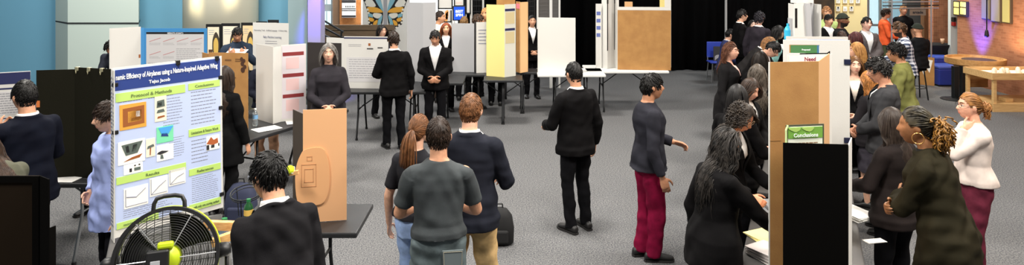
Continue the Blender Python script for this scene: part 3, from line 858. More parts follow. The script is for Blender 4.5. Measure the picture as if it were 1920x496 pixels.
# windows and boarded panels on the brick
def onwall(px0, px1, py0, py1, m, name, t=.05):
    Ya, Yb = WX * F / (px0 - CX), WX * F / (px1 - CX); Ym = (Ya + Yb) / 2
    bm = B(); box(bm, (WX - t, min(Ya, Yb), gz(py1, Ym)), (WX + .01, max(Ya, Yb), gz(py0, Ym)), bev=.008)
    return bm
lit = mat('window_lit', (250, 226, 120), .4, emit=1.1)
frm = mat('window_frame_dark', (72, 62, 52), .6)
o = struct('window_1', onwall(1791, 1817, 2, 30, frm, ''), frm)
for a, b in ((1793, 1802), (1805, 1815)):
    for c, d in ((4, 13), (15, 27)): obj('pane', onwall(a, b, c, d, lit, '', .06), lit, o)
for i, (a, b, c, m, l) in enumerate(((1846, 1860, 35, (150, 142, 120), ''), (1864, 1879, 40, (158, 150, 128), ''), (1885, 1898, 42, (196, 186, 118), ''))):
    o = struct('window_%d' % (i + 2), onwall(a - 1.5, b + 1.5, -60, c + 2, frm, ''), mat('panel_edge', (92, 76, 60), .7))
    obj('shutter', onwall(a, b, -58, c, frm, '', .07), mat('shutter_%d' % i, m, .7), o)
bm = B(); Yc = WX * F / (1858 - CX)
tube(bm, [(WX - .09, Yc, 4.6), (WX - .09, Yc, gz(60, Yc))], .012, 8)
o = top('pendant_cord', bm, mat('black_plastic', (16, 16, 17)), 'black cord with a small plug hanging down the brick wall', 'cord')
bm = B(); tube(bm, [(WX - .09, Yc, gz(58, Yc)), (WX - .09, Yc, gz(66, Yc))], [.03, .045], 12, 'round'); obj('plug', bm, mat('black_plastic', (16, 16, 17)), o)
# framed notices
nm = mat('paper_white', (238, 236, 230), .8); ink = mat('ink_dark', (52, 50, 50), .8); inkl = mat('ink_light', (148, 148, 152), .85)
k = 0
for row, (y0, y1) in enumerate(((-12, 7), (11, 22))):
    for col, x in enumerate((1567, 1580, 1592, 1604)):
        k += 1
        if row == 1 and col == 3: continue
        q = pan(x, 17.88, x + 9, 17.88, gz(y1, 17.88), gz(y0, 17.88), t=.02)
        bm = B(); q.slab(bm)
        o = top('notice', bm, mat('notice_frame', (196, 170, 104), .6), 'small framed notice on the cream wall, %s row, %s' % (('upper', 'lower')[row], ('leftmost', 'second from the left', 'third from the left', 'rightmost')[col]), 'notice', 'framed notices on the cream wall')
        bm = B(); q.rect(bm, .012, .012, q.w - .012, q.h - .012); obj('sheet', bm, nm, o)
        bm = B(); q.lines(bm, .03, .03, q.w - .03, q.h * .55, 3, .4); 
        if (row + col) % 2: q.rect(bm, .04, q.h * .55, q.w - .04, q.h * .85, .003)
        obj('print', bm, ink if (row + col) % 2 else inkl, o)
# daylight behind the glazed entrance
for n_, (a, b, c, e) in enumerate(((1627, 1650, (236, 246, 250), 1.15), (1651, 1701, (190, 214, 224), .75))):
    q = pan(a, 18.55, b, 18.55, .1, 3.15, t=.04)
    bm = B(); q.slab(bm); o = struct('window_%d' % (7 + n_), bm, mat('frame_grey', (150, 158, 160), .5))
    bm = B(); q.rect(bm, .03, .03, q.w - .03, q.h - .03, .004); obj('pane', bm, mat('daylight_%d' % n_, c, .3, emit=e), o)
# glazed entrance frame
alum = mat('aluminium', (190, 196, 198), .35, metal=.8); steel_d = mat('steel_dark', (40, 42, 44), .45, metal=.6)
glass = mat('glass', (214, 232, 236), .05, trans=1.0, spec=.5)
o = empty('entrance_screen', (gx(1665, 18.3), 18.3, 0)); o['kind'] = 'structure'; o.name = 'window_5'
bm = B()
for px in (1627, 1650, 1668, 1700): box(bm, (gx(px, 18.3) - .03, 18.27, 0), (gx(px, 18.3) + .03, 18.33, 5))
for z in (.06, 1.05, 3.2): box(bm, (gx(1627, 18.3), 18.27, z - .03), (gx(1700, 18.3), 18.33, z + .03))
obj('window_frame', bm, alum, o)
bm = B(); box(bm, (gx(1627, 18.3), 18.295, .06), (gx(1700, 18.3), 18.305, 3.2)); obj('pane', bm, glass, o)
# garment rail in front of the entrance
o = empty('display_rail', (gx(1712, 15.6), 15.6, 0), 'thin steel display rail with three cross bars by the brown wall panel', 'rail')
bm = B()
for px in (1672, 1746): tube(bm, [W(px, 0, 15.6) * 1 + Vector((0, 0, 1.6)), G(px, 15.6)], .018, 8)
obj('post', bm, alum, o)
for py in (4, 11, 16):
    bm = B(); tube(bm, [W(1655, py, 15.6), W(1760, py - 1, 15.6)], .012, 8); obj('rail_bar', bm, steel_d if py == 11 else alum, o)
q = pan(1706, 15.62, 1736, 15.62, gz(29, 15.6), gz(17, 15.6), t=.01)
bm = B(); q.slab(bm); obj('sign_plate', bm, mat('smoke_plate', (120, 112, 100), .3), o); q.text('sign_text', 'arcade', q.w / 2, q.h * .3, q.h * .6, ink, o, .004)

# ---- lobby beyond the mural
wo = mat('wood_orange', (206, 138, 76), .6, noise=((186, 116, 60), 12))
q = pan(637, 19.2, 676, 19.2, .4, 4.2, t=.08)
bm = B(); q.slab(bm); o = top('wall_panel', bm, wo, 'tall orange wood panel with a striped white sign beside the mural', 'panel')
q2 = pan(641, 19.1, 667, 19.1, gz(33, 19.1), gz(-20, 19.1), t=.03)
bm = B(); q2.slab(bm); s2 = obj('sign', bm, mat('sign_white', (236, 236, 234), .6), o)
bm = B()
for a, b in ((.02, .1), (.3, .33), (.38, .41), (.66, .78), (.95, 1.2)): q2.rect(bm, .0, q2.h * a * .8, q2.w, q2.h * b * .8, .004)
for i in range(6): q2.rect(bm, .1 + i * .045, q2.h * .36, .12 + i * .045, q2.h * .42, .004)
obj('stripes', bm, ink, s2)
q = pan(603, 19.4, 622, 19.4, .3, 4.6, t=.05)
bm = B(); q.slab(bm); o = struct('window_6', bm, mat('frame_grey', (150, 158, 160), .5))
bm = B()
for i in range(2):
    for j in range(4): q.rect(bm, q.w * (.08 + .47 * i), q.h * (.04 + .245 * j), q.w * (.45 + .47 * i), q.h * (.24 + .245 * j), .006)
obj('pane', bm, mat('sky_pane', (196, 226, 238), .2, emit=.9), o)
bm = B(); box(bm, (gx(624, 19.3), 19.3, 0), (gx(637, 19.3), 19.5, 5)); struct('wall_strip', bm, mat('strip_brown', (128, 100, 76), .8))
# low slatted wall and stair rail
slm = mat('slat_wood', (122, 100, 76), .7, noise=((96, 78, 58), 5), stretch=(1, 1, 30))
bm = B()
for i in range(9): box(bm, (gx(606, 16), 16, .02 + i * .14), (gx(738, 16), 16.06, .145 + i * .14), bev=.008)
box(bm, (gx(606, 16), 16.06, 0), (gx(738, 16), 16.2, 1.24))
top('slatted_wall', bm, slm, 'long low wall of brown horizontal slats in front of the mural', 'wall')
o = empty('stair_railing', (gx(615, 15), 15, 0), 'black metal stair railing sloping down beside the purple-lit post', 'railing')
for a, b in ((32, 57), (46, 68), (60, 80)):
    bm = B(); tube(bm, [W(596, a, 15), W(644, b + 3, 15)], .022, 8); obj('rail_bar', bm, steel_d, o)
for px, a in ((600, 36), (640, 60)):
    bm = B(); tube(bm, [W(px, a, 15), G(px, 15)], .02, 8); obj('post', bm, steel_d, o)
# butterfly mural: two wing panels on a white board
q = pan(680, 16.8, 768, 16.8, 0, 4.0, t=.04)
bm = B(); q.slab(bm); mur = top('wing_mural', bm, mat('mural_white', (236, 236, 232), .7), 'tall white mural with two blue and yellow butterfly wings', 'mural')
bk = mat('mural_black', (24, 24, 28), .7); bl = mat('mural_blue', (134, 190, 208), .7); ye = mat('mural_yellow', (240, 178, 66), .7); wh = mat('mural_cell', (240, 238, 228), .7); gr_ = mat('mural_grey', (170, 172, 178), .7)
def mp(px, py):  return ((px - 680) / 88 * q.w, gz(py, 16.8))
bm = B(); q.poly(bm, [mp(719, -60), mp(726, -60), mp(726, 60), mp(719, 60)]); obj('centre_fold', bm, gr_, mur)
def smooth_poly(pts, n=4):
    out = []
    m = len(pts)
    for i in range(m):
        p0, p1, p2, p3 = (Vector(pts[(i + j - 1) % m]) for j in range(4))
        for t in [k_ / n for k_ in range(n)]:
            out.append(tuple(.5 * ((2 * p1) + (p2 - p0) * t + (2 * p0 - 5 * p1 + 4 * p2 - p3) * t * t + (3 * p1 - p0 - 3 * p2 + p3) * t ** 3)))
    return out
for sgn in (1, -1):
    X = lambda d: 722.5 - sgn * d
    wing = [mp(X(4), 26), mp(X(8), 2), mp(X(20), -28), mp(X(46), -40), mp(X(44), -10), mp(X(36), 14), mp(X(32), 30), mp(X(32), 44), mp(X(24), 50), mp(X(16), 58), mp(X(7), 48)]
    bm = B(); q.poly(bm, smooth_poly(wing), .004); w = obj('wing_outline', bm, bk, mur)
    cells = [(bl, [(6, 18), (10, 0), (22, -22), (26, -20), (16, 4)]), (ye, [(7, 22), (16, 15), (31, 14), (30, 21), (18, 23)]), (wh, [(20, 8), (30, -4), (36, 4), (32, 11), (22, 12)]),
             (bl, [(24, 28), (31, 25), (30, 31), (25, 33)]), (ye, [(22, 36), (29, 32), (30, 38), (24, 40)]), (wh, [(8, 27), (20, 25), (22, 30), (14, 34)]), (bl, [(6, 30), (12, 36), (14, 46), (10, 46)]), (ye, [(15, 38), (21, 41), (22, 47), (17, 46)]), (wh, [(8, 44), (12, 49), (16, 53), (14, 55)])]
    for m, c in cells:
        ca, cb = sum(a for a, b in c) / len(c), sum(b for a, b in c) / len(c); c = [(ca + (a - ca) * 1.2, cb + (b - cb) * 1.15) for a, b in c]
        bm = B(); q.poly(bm, smooth_poly([mp(X(a), b) for a, b in c], 3), .007); obj('wing_cell', bm, m, w)
    bm = B()
    for i, (d, y) in enumerate(((40, -12), (38, -4), (36.5, 4), (34.5, 10), (33, 18), (31.5, 24), (31.8, 36), (30.8, 42), (26, 47), (21, 52), (17, 55.5))):
        q.poly(bm, [(mp(X(d), y)[0] + .028 * math.cos(t), mp(X(d), y)[1] + .028 * math.sin(t)) for t in [2 * PI * j / 8 for j in range(8)]], .008)
    obj('wing_dots', bm, wh, w)
# ---------------------------------------------------------------- tables
tabm = mat('table_black', (30, 31, 33), .45, bump=.15, bscale=250)
tabg = mat('table_grey', (74, 72, 70), .5, bump=.15, bscale=250)
tabw = mat('table_white', (222, 222, 218), .5)
legm = mat('leg_steel', (128, 132, 134), .4, metal=.5)
legb = mat('leg_black', (24, 25, 27), .45, metal=.3)
rub = mat('rubber_foot', (18, 18, 18), .8)
def table(cx, cy, rz, label, L=1.83, Wd=.76, m=None, lm=None, h=.745, group=None):
    """folding banquet table; L runs along its own x"""
    o = empty('folding_table', (cx, cy, 0), label, 'table', group, rz)
    m = m or tabm; lm = lm or legb
    def add(n, bm, mm, par=None, sm=False): return obj(n, bm, mm, par or o, smooth=sm, world=False)
    bm = B(); box(bm, (-L / 2, -Wd / 2, h - .042), (L / 2, Wd / 2, h), bev=.01); add('table_top', bm, m)
    for sx in (-1, 1):
        X = sx * (L / 2 - .32)
        for sy in (-1, 1):
            y = sy * (Wd / 2 - .14)
            bm = B(); tube(bm, [(X, y, h - .04), (X, y, .42), (X, y + sy * .012, .37), (X, y + sy * .10, .10), (X, y + sy * .12, .05), (X, y + sy * .12, .012)], .0145, 10)
            l = add('leg', bm, lm, None, True)
            bm = B(); tube(bm, [(X, y + sy * .12, 0), (X, y + sy * .12, .03)], .02, 10); add('foot_cap', bm, rub, l)
        bm = B(); tube(bm, [(X, -(Wd / 2 - .14), .44), (X, Wd / 2 - .14, .44)], .011, 8); add('crossbar', bm, lm, None, True)
        bm = B(); tube(bm, [(X, -(Wd / 2 - .14), h - .06), (X, Wd / 2 - .14, h - .06)], .011, 8); add('crossbar', bm, lm, None, True)
        bm = B(); tube(bm, [(X, 0, .44), (X - sx * .36, 0, h - .05)], .009, 8); add('brace', bm, lm, None, True)
    return o
def tdir(px, Ya, Yb):      # direction of a table row that runs away along a line of sight
    return math.atan2(Yb - Ya, gx(px, Yb) - gx(px, Ya))
# left side
table(-4.55, 6.62, 0, 'black folding table with a grey bent leg under the black trifold board', lm=legm)
aL = math.atan2(1, -.495)
table(-2.24, 4.52, aL, 'folding table under the large blue wing poster and the drum fan', m=tabg)
table(-1.62, 5.42, 0, 'small black table behind the boy at the fan, with hoop and tall tan box', L=.95, Wd=.62)
table(-2.93, 8.70, math.atan2(.91, .42), 'black folding table under the white trifold with maroon headings')
table(-5.36, 10.62, 0, 'black folding table under the blue-edged results board')
table(-3.66, 11.28, 0, 'black table under the pencil-lettered white board', L=1.1)
table(-4.6, 12.08, 0, 'long narrow table under the row of black framed drawings', L=1.83, Wd=.45)
table(-1.95, 10.98, .0, 'dark folding table under the wide white board with its small captions', L=1.5)
table(-1.4, 11.75, 0, 'dark folding table under the plain pale grey screen', L=1.2)
table(-.72, 12.50, 0, 'dark folding table under the low white boards near the blue screen', L=.88, Wd=.6)
table(-.15, 11.88, .0, 'folding table under the cream trifold board', L=.66, Wd=.5)
table(1.05, 12.55, 0, 'white folding table under the long low white board', m=tabw, L=1.2)
table(2.1, 12.95, 0, 'white folding table holding the white three-part stand before the drapes', m=tabw, L=1.5)
# right side row
aR = math.atan2(1, .43)
tt = []
for i, (Y, lab) in enumerate(((4.82, 'grey folding table nearest the camera, under the black and tan trifold boards'), (6.72, 'grey folding table under the big white board with the cut window'), (8.62, 'grey folding table under the white kiosk with cyan bottle'))):
    table(.43 * Y - .05 + .1 * (i == 2), Y, aR, lab, m=tabg, group=None)
table(6.0, 16.3, 0, 'far table with a white top beside the black drapes', m=tabw, L=1.8)

# ---------------------------------------------------------------- boards
foam = mat('foam_white', (214, 212, 206), .7, bump=.05, bscale=80)
foamg = mat('foam_grey', (176, 176, 178), .7)
foamb = mat('foam_black', (30, 29, 21), .8, bump=.1, bscale=90, spec=.08)
foamblk = mat('foam_deep_black', (8, 7, 6), .85, spec=.05)
card = mat('cardboard', (176, 130, 74), .85, noise=((164, 118, 66), 7), bump=.08, bscale=120)
cardl = mat('cardboard_light', (208, 164, 116), .85)
clipb = mat('clip_black', (20, 20, 21), .4)
clipc = mat('clip_gold', (190, 184, 150), .35, metal=.5)
navy = mat('print_navy', (30, 56, 128), .6); navyd = mat('print_navy_dark', (34, 40, 84), .6)
lime = mat('print_lime', (186, 218, 112), .6); pblue = mat('poster_blue', (186, 200, 234), .6)
maroon = mat('print_maroon', (132, 42, 44), .6); pinkl = mat('print_pink', (226, 190, 188), .7)
cyanb = mat('trim_blue', (64, 140, 200), .6); greyp = mat('print_grey', (206, 204, 204), .7)
greenh = mat('print_green', (116, 168, 66), .6); txtw = mat('text_white', (244, 246, 248), .6); txtg = mat('text_grey', (128, 132, 150), .7)
def board(label, pans, m, cat='board', name='display_board', names=None, group=None):
    c = sum((q.o + q.u * q.w / 2 for q in pans), Vector()) / len(pans)
    o = empty(name, (c.x, c.y, pans[0].o.z), label, cat, group)
    out = []
    for i, q in enumerate(pans):
        bm = B(); q.slab(bm); out.append(obj((names or ['panel'] + ['wing'] * 9)[i], bm, m[i] if isinstance(m, list) else m, o))
    return o, out
def P_rect(q, par, name, m, u0, v0, u1, v1, lift=.002):
    bm = B(); q.rect(bm, u0, v0, u1, v1, lift); return obj(name, bm, m, par)
def P_lines(q, par, m, u0, v0, u1, v1, n, th=.26, name='text_block', rag=.25):
    bm = B(); q.lines(bm, u0, v0, u1, v1, n, th, rag); return obj(name, bm, m, par)
def clip(q, par, u, v, m=None, edge='top', s=1.0):
    bm = B()
    if edge == 'top': box(bm, (u - .016 * s, v - .03 * s, -.012 - q.t), (u + .016 * s, v + .004, .01), q.M, .003); tube(bm, [q.M @ Vector((u - .008 * s, v - .028 * s, .011)), q.M @ Vector((u, v - .055 * s, .014)), q.M @ Vector((u + .008 * s, v - .028 * s, .011))], .0025, 6)
    else: box(bm, (u - .03 * s, v - .014 * s, -.012 - q.t), (u + .006, v + .014 * s, .01), q.M, .003)
    return obj('clip', bm, m or clipb, par)

# ---- the large blue wing poster
ZT = .748
q = pan(213, 4.92, 418.5, 5.55, ZT + .03, 1.985, lean=.02)
o, (pn,) = board('large light-blue research poster on white board, navy title strip, behind the drum fan', [q], foam, 'poster', 'poster_board', ['backing_board'])
w, h = q.w, q.h
P_rect(q, o, 'poster_sheet', pblue, .012, .06, w - .014, h - .012)
tb = P_rect(q, o, 'title_bar', navy, .014, h - .165, w - .016, h - .018, .004)
q.text('title_text', 'namic Efficiency of Airplanes using a Nature-Inspired Adaptive Wing', .02, h - .088, .052, txtw, tb, .0012, 'LEFT', .006, w - .06)
q.text('author_text', 'Tejas Jacob', w * .40, h - .142, .034, txtw, tb, .0006, 'CENTER', .006)
def head(u0, v0, u1, hh, t):
    b = P_rect(q, o, 'heading_bar', lime, u0, v0 - hh, u1, v0, .005)
    q.text('heading_text', t, (u0 + u1) / 2, v0 - hh * .70, hh * .56, mat('text_olive', (88, 108, 66), .7), b, 0, 'CENTER', .007, min((u1 - u0) * .86, len(t) * hh * .26))
cL0, cL1, cR0, cR1 = .02, w * .635, w * .665, w - .02
head(cL0, h - .185, cL1, .062, 'Protocol & Methods')
head(cR0, h - .185, cR1, .052, 'Conclusions')
head(cR0, h * .553, cR1, .056, 'Limitations & Future Work')
head(cR0, h * .300, cR1, .050, 'References')
head(cL0, h * .352, cL1, .052, 'Results')
head(cR0, h * .075, cR1, .050, 'e with only one moving surface')
head(cL0, h * .085, cL1 * .6, .045, 'moving without ha')
P_lines(q, o, txtg, cR0 + .02, h * .575, cR1 - .03, h * .80, 10)
P_lines(q, o, txtg, cR0 + .02, h * .33, cR0 + .15, h * .49, 7)
P_lines(q, o, txtg, cR0 + .02, h * .08, cR1 - .02, h * .245, 13)
P_lines(q, o, txtg, .43 * w, h * .60, cL1 - .02, h * .78, 10)
P_lines(q, o, txtg, .48 * w, h * .40, cL1 - .01, h * .53, 9)
P_lines(q, o, txtg, .30 * w, h * .785, cL1 - .05, h * .80, 1)
P_lines(q, o, txtg, .04 * w, h * .785, .3 * w, h * .80, 1)
P_lines(q, o, txtg, .08 * w, h * .10, cL1 * .8, h * .15, 4)
P_lines(q, o, txtg, .12 * w, h * .303, .5 * w, h * .318, 1, .6); P_lines(q, o, txtg, .45 * w, h * .325, .62 * w, h * .338, 1, .6)
def photo(u0, v0, u1, v1, m, bits=()):
    b = P_rect(q, o, 'photo', m, u0 * w, v0 * h, u1 * w, v1 * h, .005)
    for (poly, mm) in bits:
        bm = B(); q.poly(bm, [((u0 + (u1 - u0) * a) * w, (v0 + (v1 - v0) * c) * h) for a, c in poly], .0065); obj('picture_detail', bm, mm, b)
pa = mat('ph_amber', (226, 160, 62), .6); pb = mat('ph_brown', (150, 84, 34), .6); pc = mat('ph_pale', (236, 226, 206), .6); pd = mat('ph_dark', (40, 40, 44), .6)
pg = mat('ph_green', (120, 216, 168), .6); pbl = mat('ph_blue', (70, 160, 226), .6); pgr = mat('ph_greygreen', (86, 98, 92), .6); pred = mat('ph_rust', (170, 88, 44), .6); pwh = mat('ph_white', (246, 244, 238), .6)
photo(.055, .625, .28, .775, pa, [([(.12, .12), (.92, .16), (.92, .88), (.12, .84)], pb), ([(.3, .26), (.82, .28), (.82, .72), (.3, .70)], pa), ([(.42, .3), (.78, .32), (.78, .45), (.42, .42)], pb), ([(.6, .45), (.75, .45), (.75, .68), (.6, .68)], pwh)])
photo(.355, .64, .46, .795, pc, [([(.15, .55), (.85, .58), (.8, .85), (.2, .82)], pgr), ([(.25, .6), (.6, .62), (.6, .76), (.25, .74)], pd), ([(.15, .34), (.85, .36), (.75, .48), (.25, .46)], pgr), ([(.2, .12), (.85, .16), (.8, .22), (.25, .2)], pb)])
photo(.04, .42, .265, .555, pwh, [([(.12, .86), (.92, .92), (.72, .42), (.28, .38)], pgr), ([(.3, .5), (.42, .5), (.38, .8), (.26, .8)], pd), ([(.5, .5), (.66, .52), (.72, .82), (.55, .8)], pd), ([(.2, .12), (.8, .2), (.9, .34), (.5, .26)], pb)])
photo(.275, .435, .355, .545, pc, [([(.1, .45), (.9, .55), (.8, .68), (.2, .6)], pgr), ([(.4, .1), (.5, .1), (.55, .5), (.42, .5)], pb)])
photo(.37, .505, .52, .605, pg, [([(.3, .5), (.7, .5), (1, .95), (.1, .95)], pbl), ([(.25, .42), (.7, .34), (.62, .56), (.3, .58)], navy)])
photo(.37, .395, .52, .49, pwh, [([(.0, .5), (.2, .42), (.55, .5), (.7, .56), (.3, .66), (.1, .6)], pd), ([(.2, .15), (.4, .12), (.34, .4), (.22, .4)], pgr)])
photo(.085, .357, .245, .417, pwh, [([(.3, .2), (.42, .2), (.42, .55), (.3, .55)], pd), ([(.55, .25), (.88, .25), (.88, .55), (.55, .55)], pgr), ([(.55, .7), (.63, .7), (.63, .82), (.55, .82)], pd), ([(.78, .72), (.86, .72), (.86, .84), (.78, .84)], pd)])
photo(.835, .395, .965, .485, pwh, [([(.0, .5), (.35, .95), (.55, .7), (.85, .8), (.9, .45), (.5, .35)], pred), ([(.0, .05), (.2, .05), (.2, .4), (.0, .4)], pd), ([(.35, .15), (.6, .15), (.6, .35), (.35, .35)], pd), ([(.9, .2), (.98, .2), (.98, .4), (.9, .4)], pd)])
for i, (a, c, vb, vt) in enumerate(((.085, .29, .155, .275), (.305, .465, .19, .30), (.475, .63, .225, .325))):
    photo(a, vb, c, vt, pwh, [([(.1, .6 - .45 * (i > 0)), (.5, .5), (.9, .85 - .1 * i), (.9, .82 - .1 * i), (.5, .46), (.1, .56 - .45 * (i > 0))], txtg), ([(.06, .1), (.08, .1), (.08, .95), (.06, .95)], txtg), ([(.06, .1), (.95, .1), (.95, .12), (.06, .12)], txtg)])
for u in (.57, .95): clip(q, o, u * w, h)
for v in (.86, .66, .09): clip(q, o, w, v * h, edge='side')
for v in (.62, .9): clip(q, o, .03, v * h, edge='side')
q2 = Pan((gx(208, 5.0), 5.0), (gx(213.5, 4.92), 4.92), ZT, 1.97)
bm = B(); q2.slab(bm); sw = obj('side_wing', bm, foam, o); P_lines(q2, sw, txtg, .004, .1, q2.w - .002, q2.h - .05, 40, .5)

# ---- black trifold on the left table
q = pan(140, 6.42, 212, 6.30, ZT, gz(128, 6.35)); q1 = pan(68, 6.36, 140, 6.42, ZT, gz(131, 6.38))
o, _ = board('plain black trifold board with gold clips along its top edge', [q, q1], [foamb, foamb])
for u in (.02, .33, .66): clip(q, o, u * q.w + .02, q.h, clipc)
P_rect(q1, o, 'orange_tape', mat('tape_orange', (214, 120, 60), .6), .0, q1.h * .66, .03, q1.h * .72)
# ---- white board with navy header, far left
q = pan(-22, 6.6, 57, 6.74, ZT, gz(134, 6.7))
o, _ = board('white text board with a navy header strip at the far left, before the suited boy', [q], foam, names=['panel'])
P_rect(q, o, 'header_bar', navyd, .0, q.h - .115, q.w, q.h - .006)
P_rect(q, o, 'heading_bar', navyd, .0, q.h - .165, q.w * .92, q.h - .15); P_rect(q, o, 'heading_bar', navyd, .0, q.h * .52, q.w, q.h * .53)
P_rect(q, o, 'poster_sheet', greyp, .02, q.h * .56, q.w - .02, q.h * .80)
P_lines(q, o, inkl, .03, q.h * .57, q.w - .03, q.h * .79, 9, .4); P_lines(q, o, inkl, .03, q.h * .1, q.w - .03, q.h * .48, 12, .4)
# ---- black board in the bottom left corner
q = pan(-60, 3.66, 74, 3.66, ZT, gz(329, 3.66)); q1 = pan(74, 3.66, 91, 3.60, ZT, gz(329, 3.66)); q3 = pan(91, 3.60, 105, 3.64, ZT, gz(425, 3.62))
o, (pp, ww, w3) = board('dark brown-black board back filling the bottom left corner', [q, q1, q3], [mat('board_brown_black', (34, 26, 18), .8, spec=.06), foamblk, foamblk])
bm = B(); box(bm, (0, q.h - .035, .0005), (q.w, q.h, .006), q.M); box(bm, (q.w - .035, 0, .0005), (q.w, q.h - .035, .006), q.M); obj('edge_strip', bm, foamblk, pp)
table(-2.86, 3.80, 0, 'black table under the dark board in the bottom left corner', L=.92, Wd=.5)
# ---- blue edged results board
q = pan(270, 10.3, 388, 10.3, ZT, gz(53, 10.3)); q1 = pan(205, 10.02, 264, 10.28, ZT, gz(51, 10.2)); q0 = pan(264, 10.28, 270, 10.3, ZT, gz(52, 10.3))
o, (pp, a_, ww) = board('white results board with a bright blue border and plain white side wing', [q, q0, q1], [cyanb, cyanb, foam])
sh = P_rect(q, o, 'poster_sheet', greyp, .035, .02, q.w - .045, q.h - .055)
hb = P_rect(q, o, 'header_bar', mat('ink_black', (18, 18, 20), .6), .035, q.h - .085, q.w - .045, q.h - .055, .004)
q.text('heading_text', 'RESULTS (CONT.)', q.w * .5, q.h - .082, .030, txtw, hb, .0005, 'CENTER', .006)
for r_, c_ in ((0, 0), (0, 1), (0, 2), (0, 3), (1, 0), (1, 1)):
    u0, v0 = .08 + c_ * .205, q.h - .20 - r_ * .20
    bm = B(); q.poly(bm, [(u0, v0), (u0 + .17, v0 + .055), (u0 + .17, v0 + .063), (u0, v0 + .008)], .004); obj('chart_line', bm, mat('chart_red', (196, 132, 132), .7), sh)
    P_lines(q, sh, inkl, u0, v0 - .05, u0 + .17, v0 - .01, 2)
P_lines(q, sh, inkl, .48, q.h - .55, q.w - .07, q.h - .29, 9); P_lines(q, sh, inkl, .06, q.h - .62, .42, q.h - .50, 4); P_lines(q, sh, inkl, .06, .05, q.w - .07, q.h - .68, 6)
P_rect(q1, o, 'poster_sheet', foam, q1.w * .04, .02, q1.w * .9, q1.h - .02)
P_rect(q1, o, 'photo', pb, q1.w * .93, q1.h * .55, q1.w * .99, q1.h * .60)
# ---- cardboard trifold
q = pan(391, 8.26, 465, 8.20, ZT, gz(99, 8.22)); q1 = pan(379, 8.40, 391, 8.26, ZT, gz(100, 8.3))
o, _ = board('brown cardboard trifold with faint pencil writing, beside the dark-haired girl in black', [q, q1], [card, card])
pen = mat('pencil_brown', (120, 84, 48), .8)
P_lines(q, o, pen, q.w * .3, q.h * .62, q.w * .7, q.h * .74, 3, .3); P_lines(q, o, pen, q.w * .42, q.h * .88, q.w * .58, q.h * .93, 1, .4); P_lines(q, o, pen, q.w * .68, q.h * .88, q.w * .86, q.h * .93, 2, .5)
bm = B()
for u, v, s in ((.86, .86, .022), (.90, .90, .018), (.87, .78, .026), (.92, .82, .02), (.84, .92, .02)): q.poly(bm, [(q.w * u + s * math.cos(t), q.h * v + s * 1.3 * math.sin(t)) for t in [2 * PI * j / 10 for j in range(10)]], .003)
obj('stamp', bm, mat('stamp_brown', (70, 42, 26), .8), o)
# ---- white trifold with maroon headings
q = pan(527, 8.62, 574, 8.78, ZT, gz(83, 8.7)); q1 = pan(480, 8.78, 512, 8.5, ZT, gz(87, 8.5)); q2 = pan(512, 8.5, 527, 8.62, ZT, gz(88, 8.55))
o, _ = board('white trifold board with three maroon heading strips beside a water bottle', [q, q1, q2], foam)
sh = P_rect(q, o, 'poster_sheet', mat('sheet_lilac', (214, 206, 210), .7), .01, .03, q.w - .01, q.h - .01)
for v in (.90, .62, .35):
    P_rect(q, sh, 'heading_bar', maroon, .02, q.h * v - .045, q.w - .03, q.h * v, .004)
    P_rect(q, sh, 'frame', pinkl, .06, q.h * (v - .22), q.w - .09, q.h * (v - .07), .0035); P_lines(q, sh, txtg, .07, q.h * (v - .21), q.w - .1, q.h * (v - .08), 5, .25, rag=.1)
# ---- pencil-lettered white board
q = pan(474, 11.15, 541, 11.0, ZT, gz(43, 11.05))
o, _ = board('white board with pencil lettering and a faint sketch, right of the man in navy', [q], foam, names=['panel'])
q.text('heading_text', 'Reinventing Trash   Artificial Language   A Robot Help', q.w * .5, q.h * .87, .034, inkl, o, 0, width=q.w * .92)
q.text('subheading_text', 'Baby Machine Learning', q.w * .55, q.h * .76, .05, txtg, o, 0, width=q.w * .5)
P_lines(q, o, inkl, q.w * .35, q.h * .66, q.w * .7, q.h * .73, 2)
bm = B()
for j in range(6):
    cx_, cy_ = q.w * (.2 + .12 * j), q.h * (.47 + .04 * (j % 2))
    for k_ in range(12):
        t = 2 * PI * k_ / 12; t2 = 2 * PI * (k_ + 1) / 12
        q.poly(bm, [(cx_ + .05 * math.cos(t), cy_ + .07 * math.sin(t)), (cx_ + .05 * math.cos(t2), cy_ + .07 * math.sin(t2)), (cx_ + .047 * math.cos(t2), cy_ + .066 * math.sin(t2)), (cx_ + .047 * math.cos(t), cy_ + .066 * math.sin(t))], .002)
obj('sketch', bm, inkl, o)
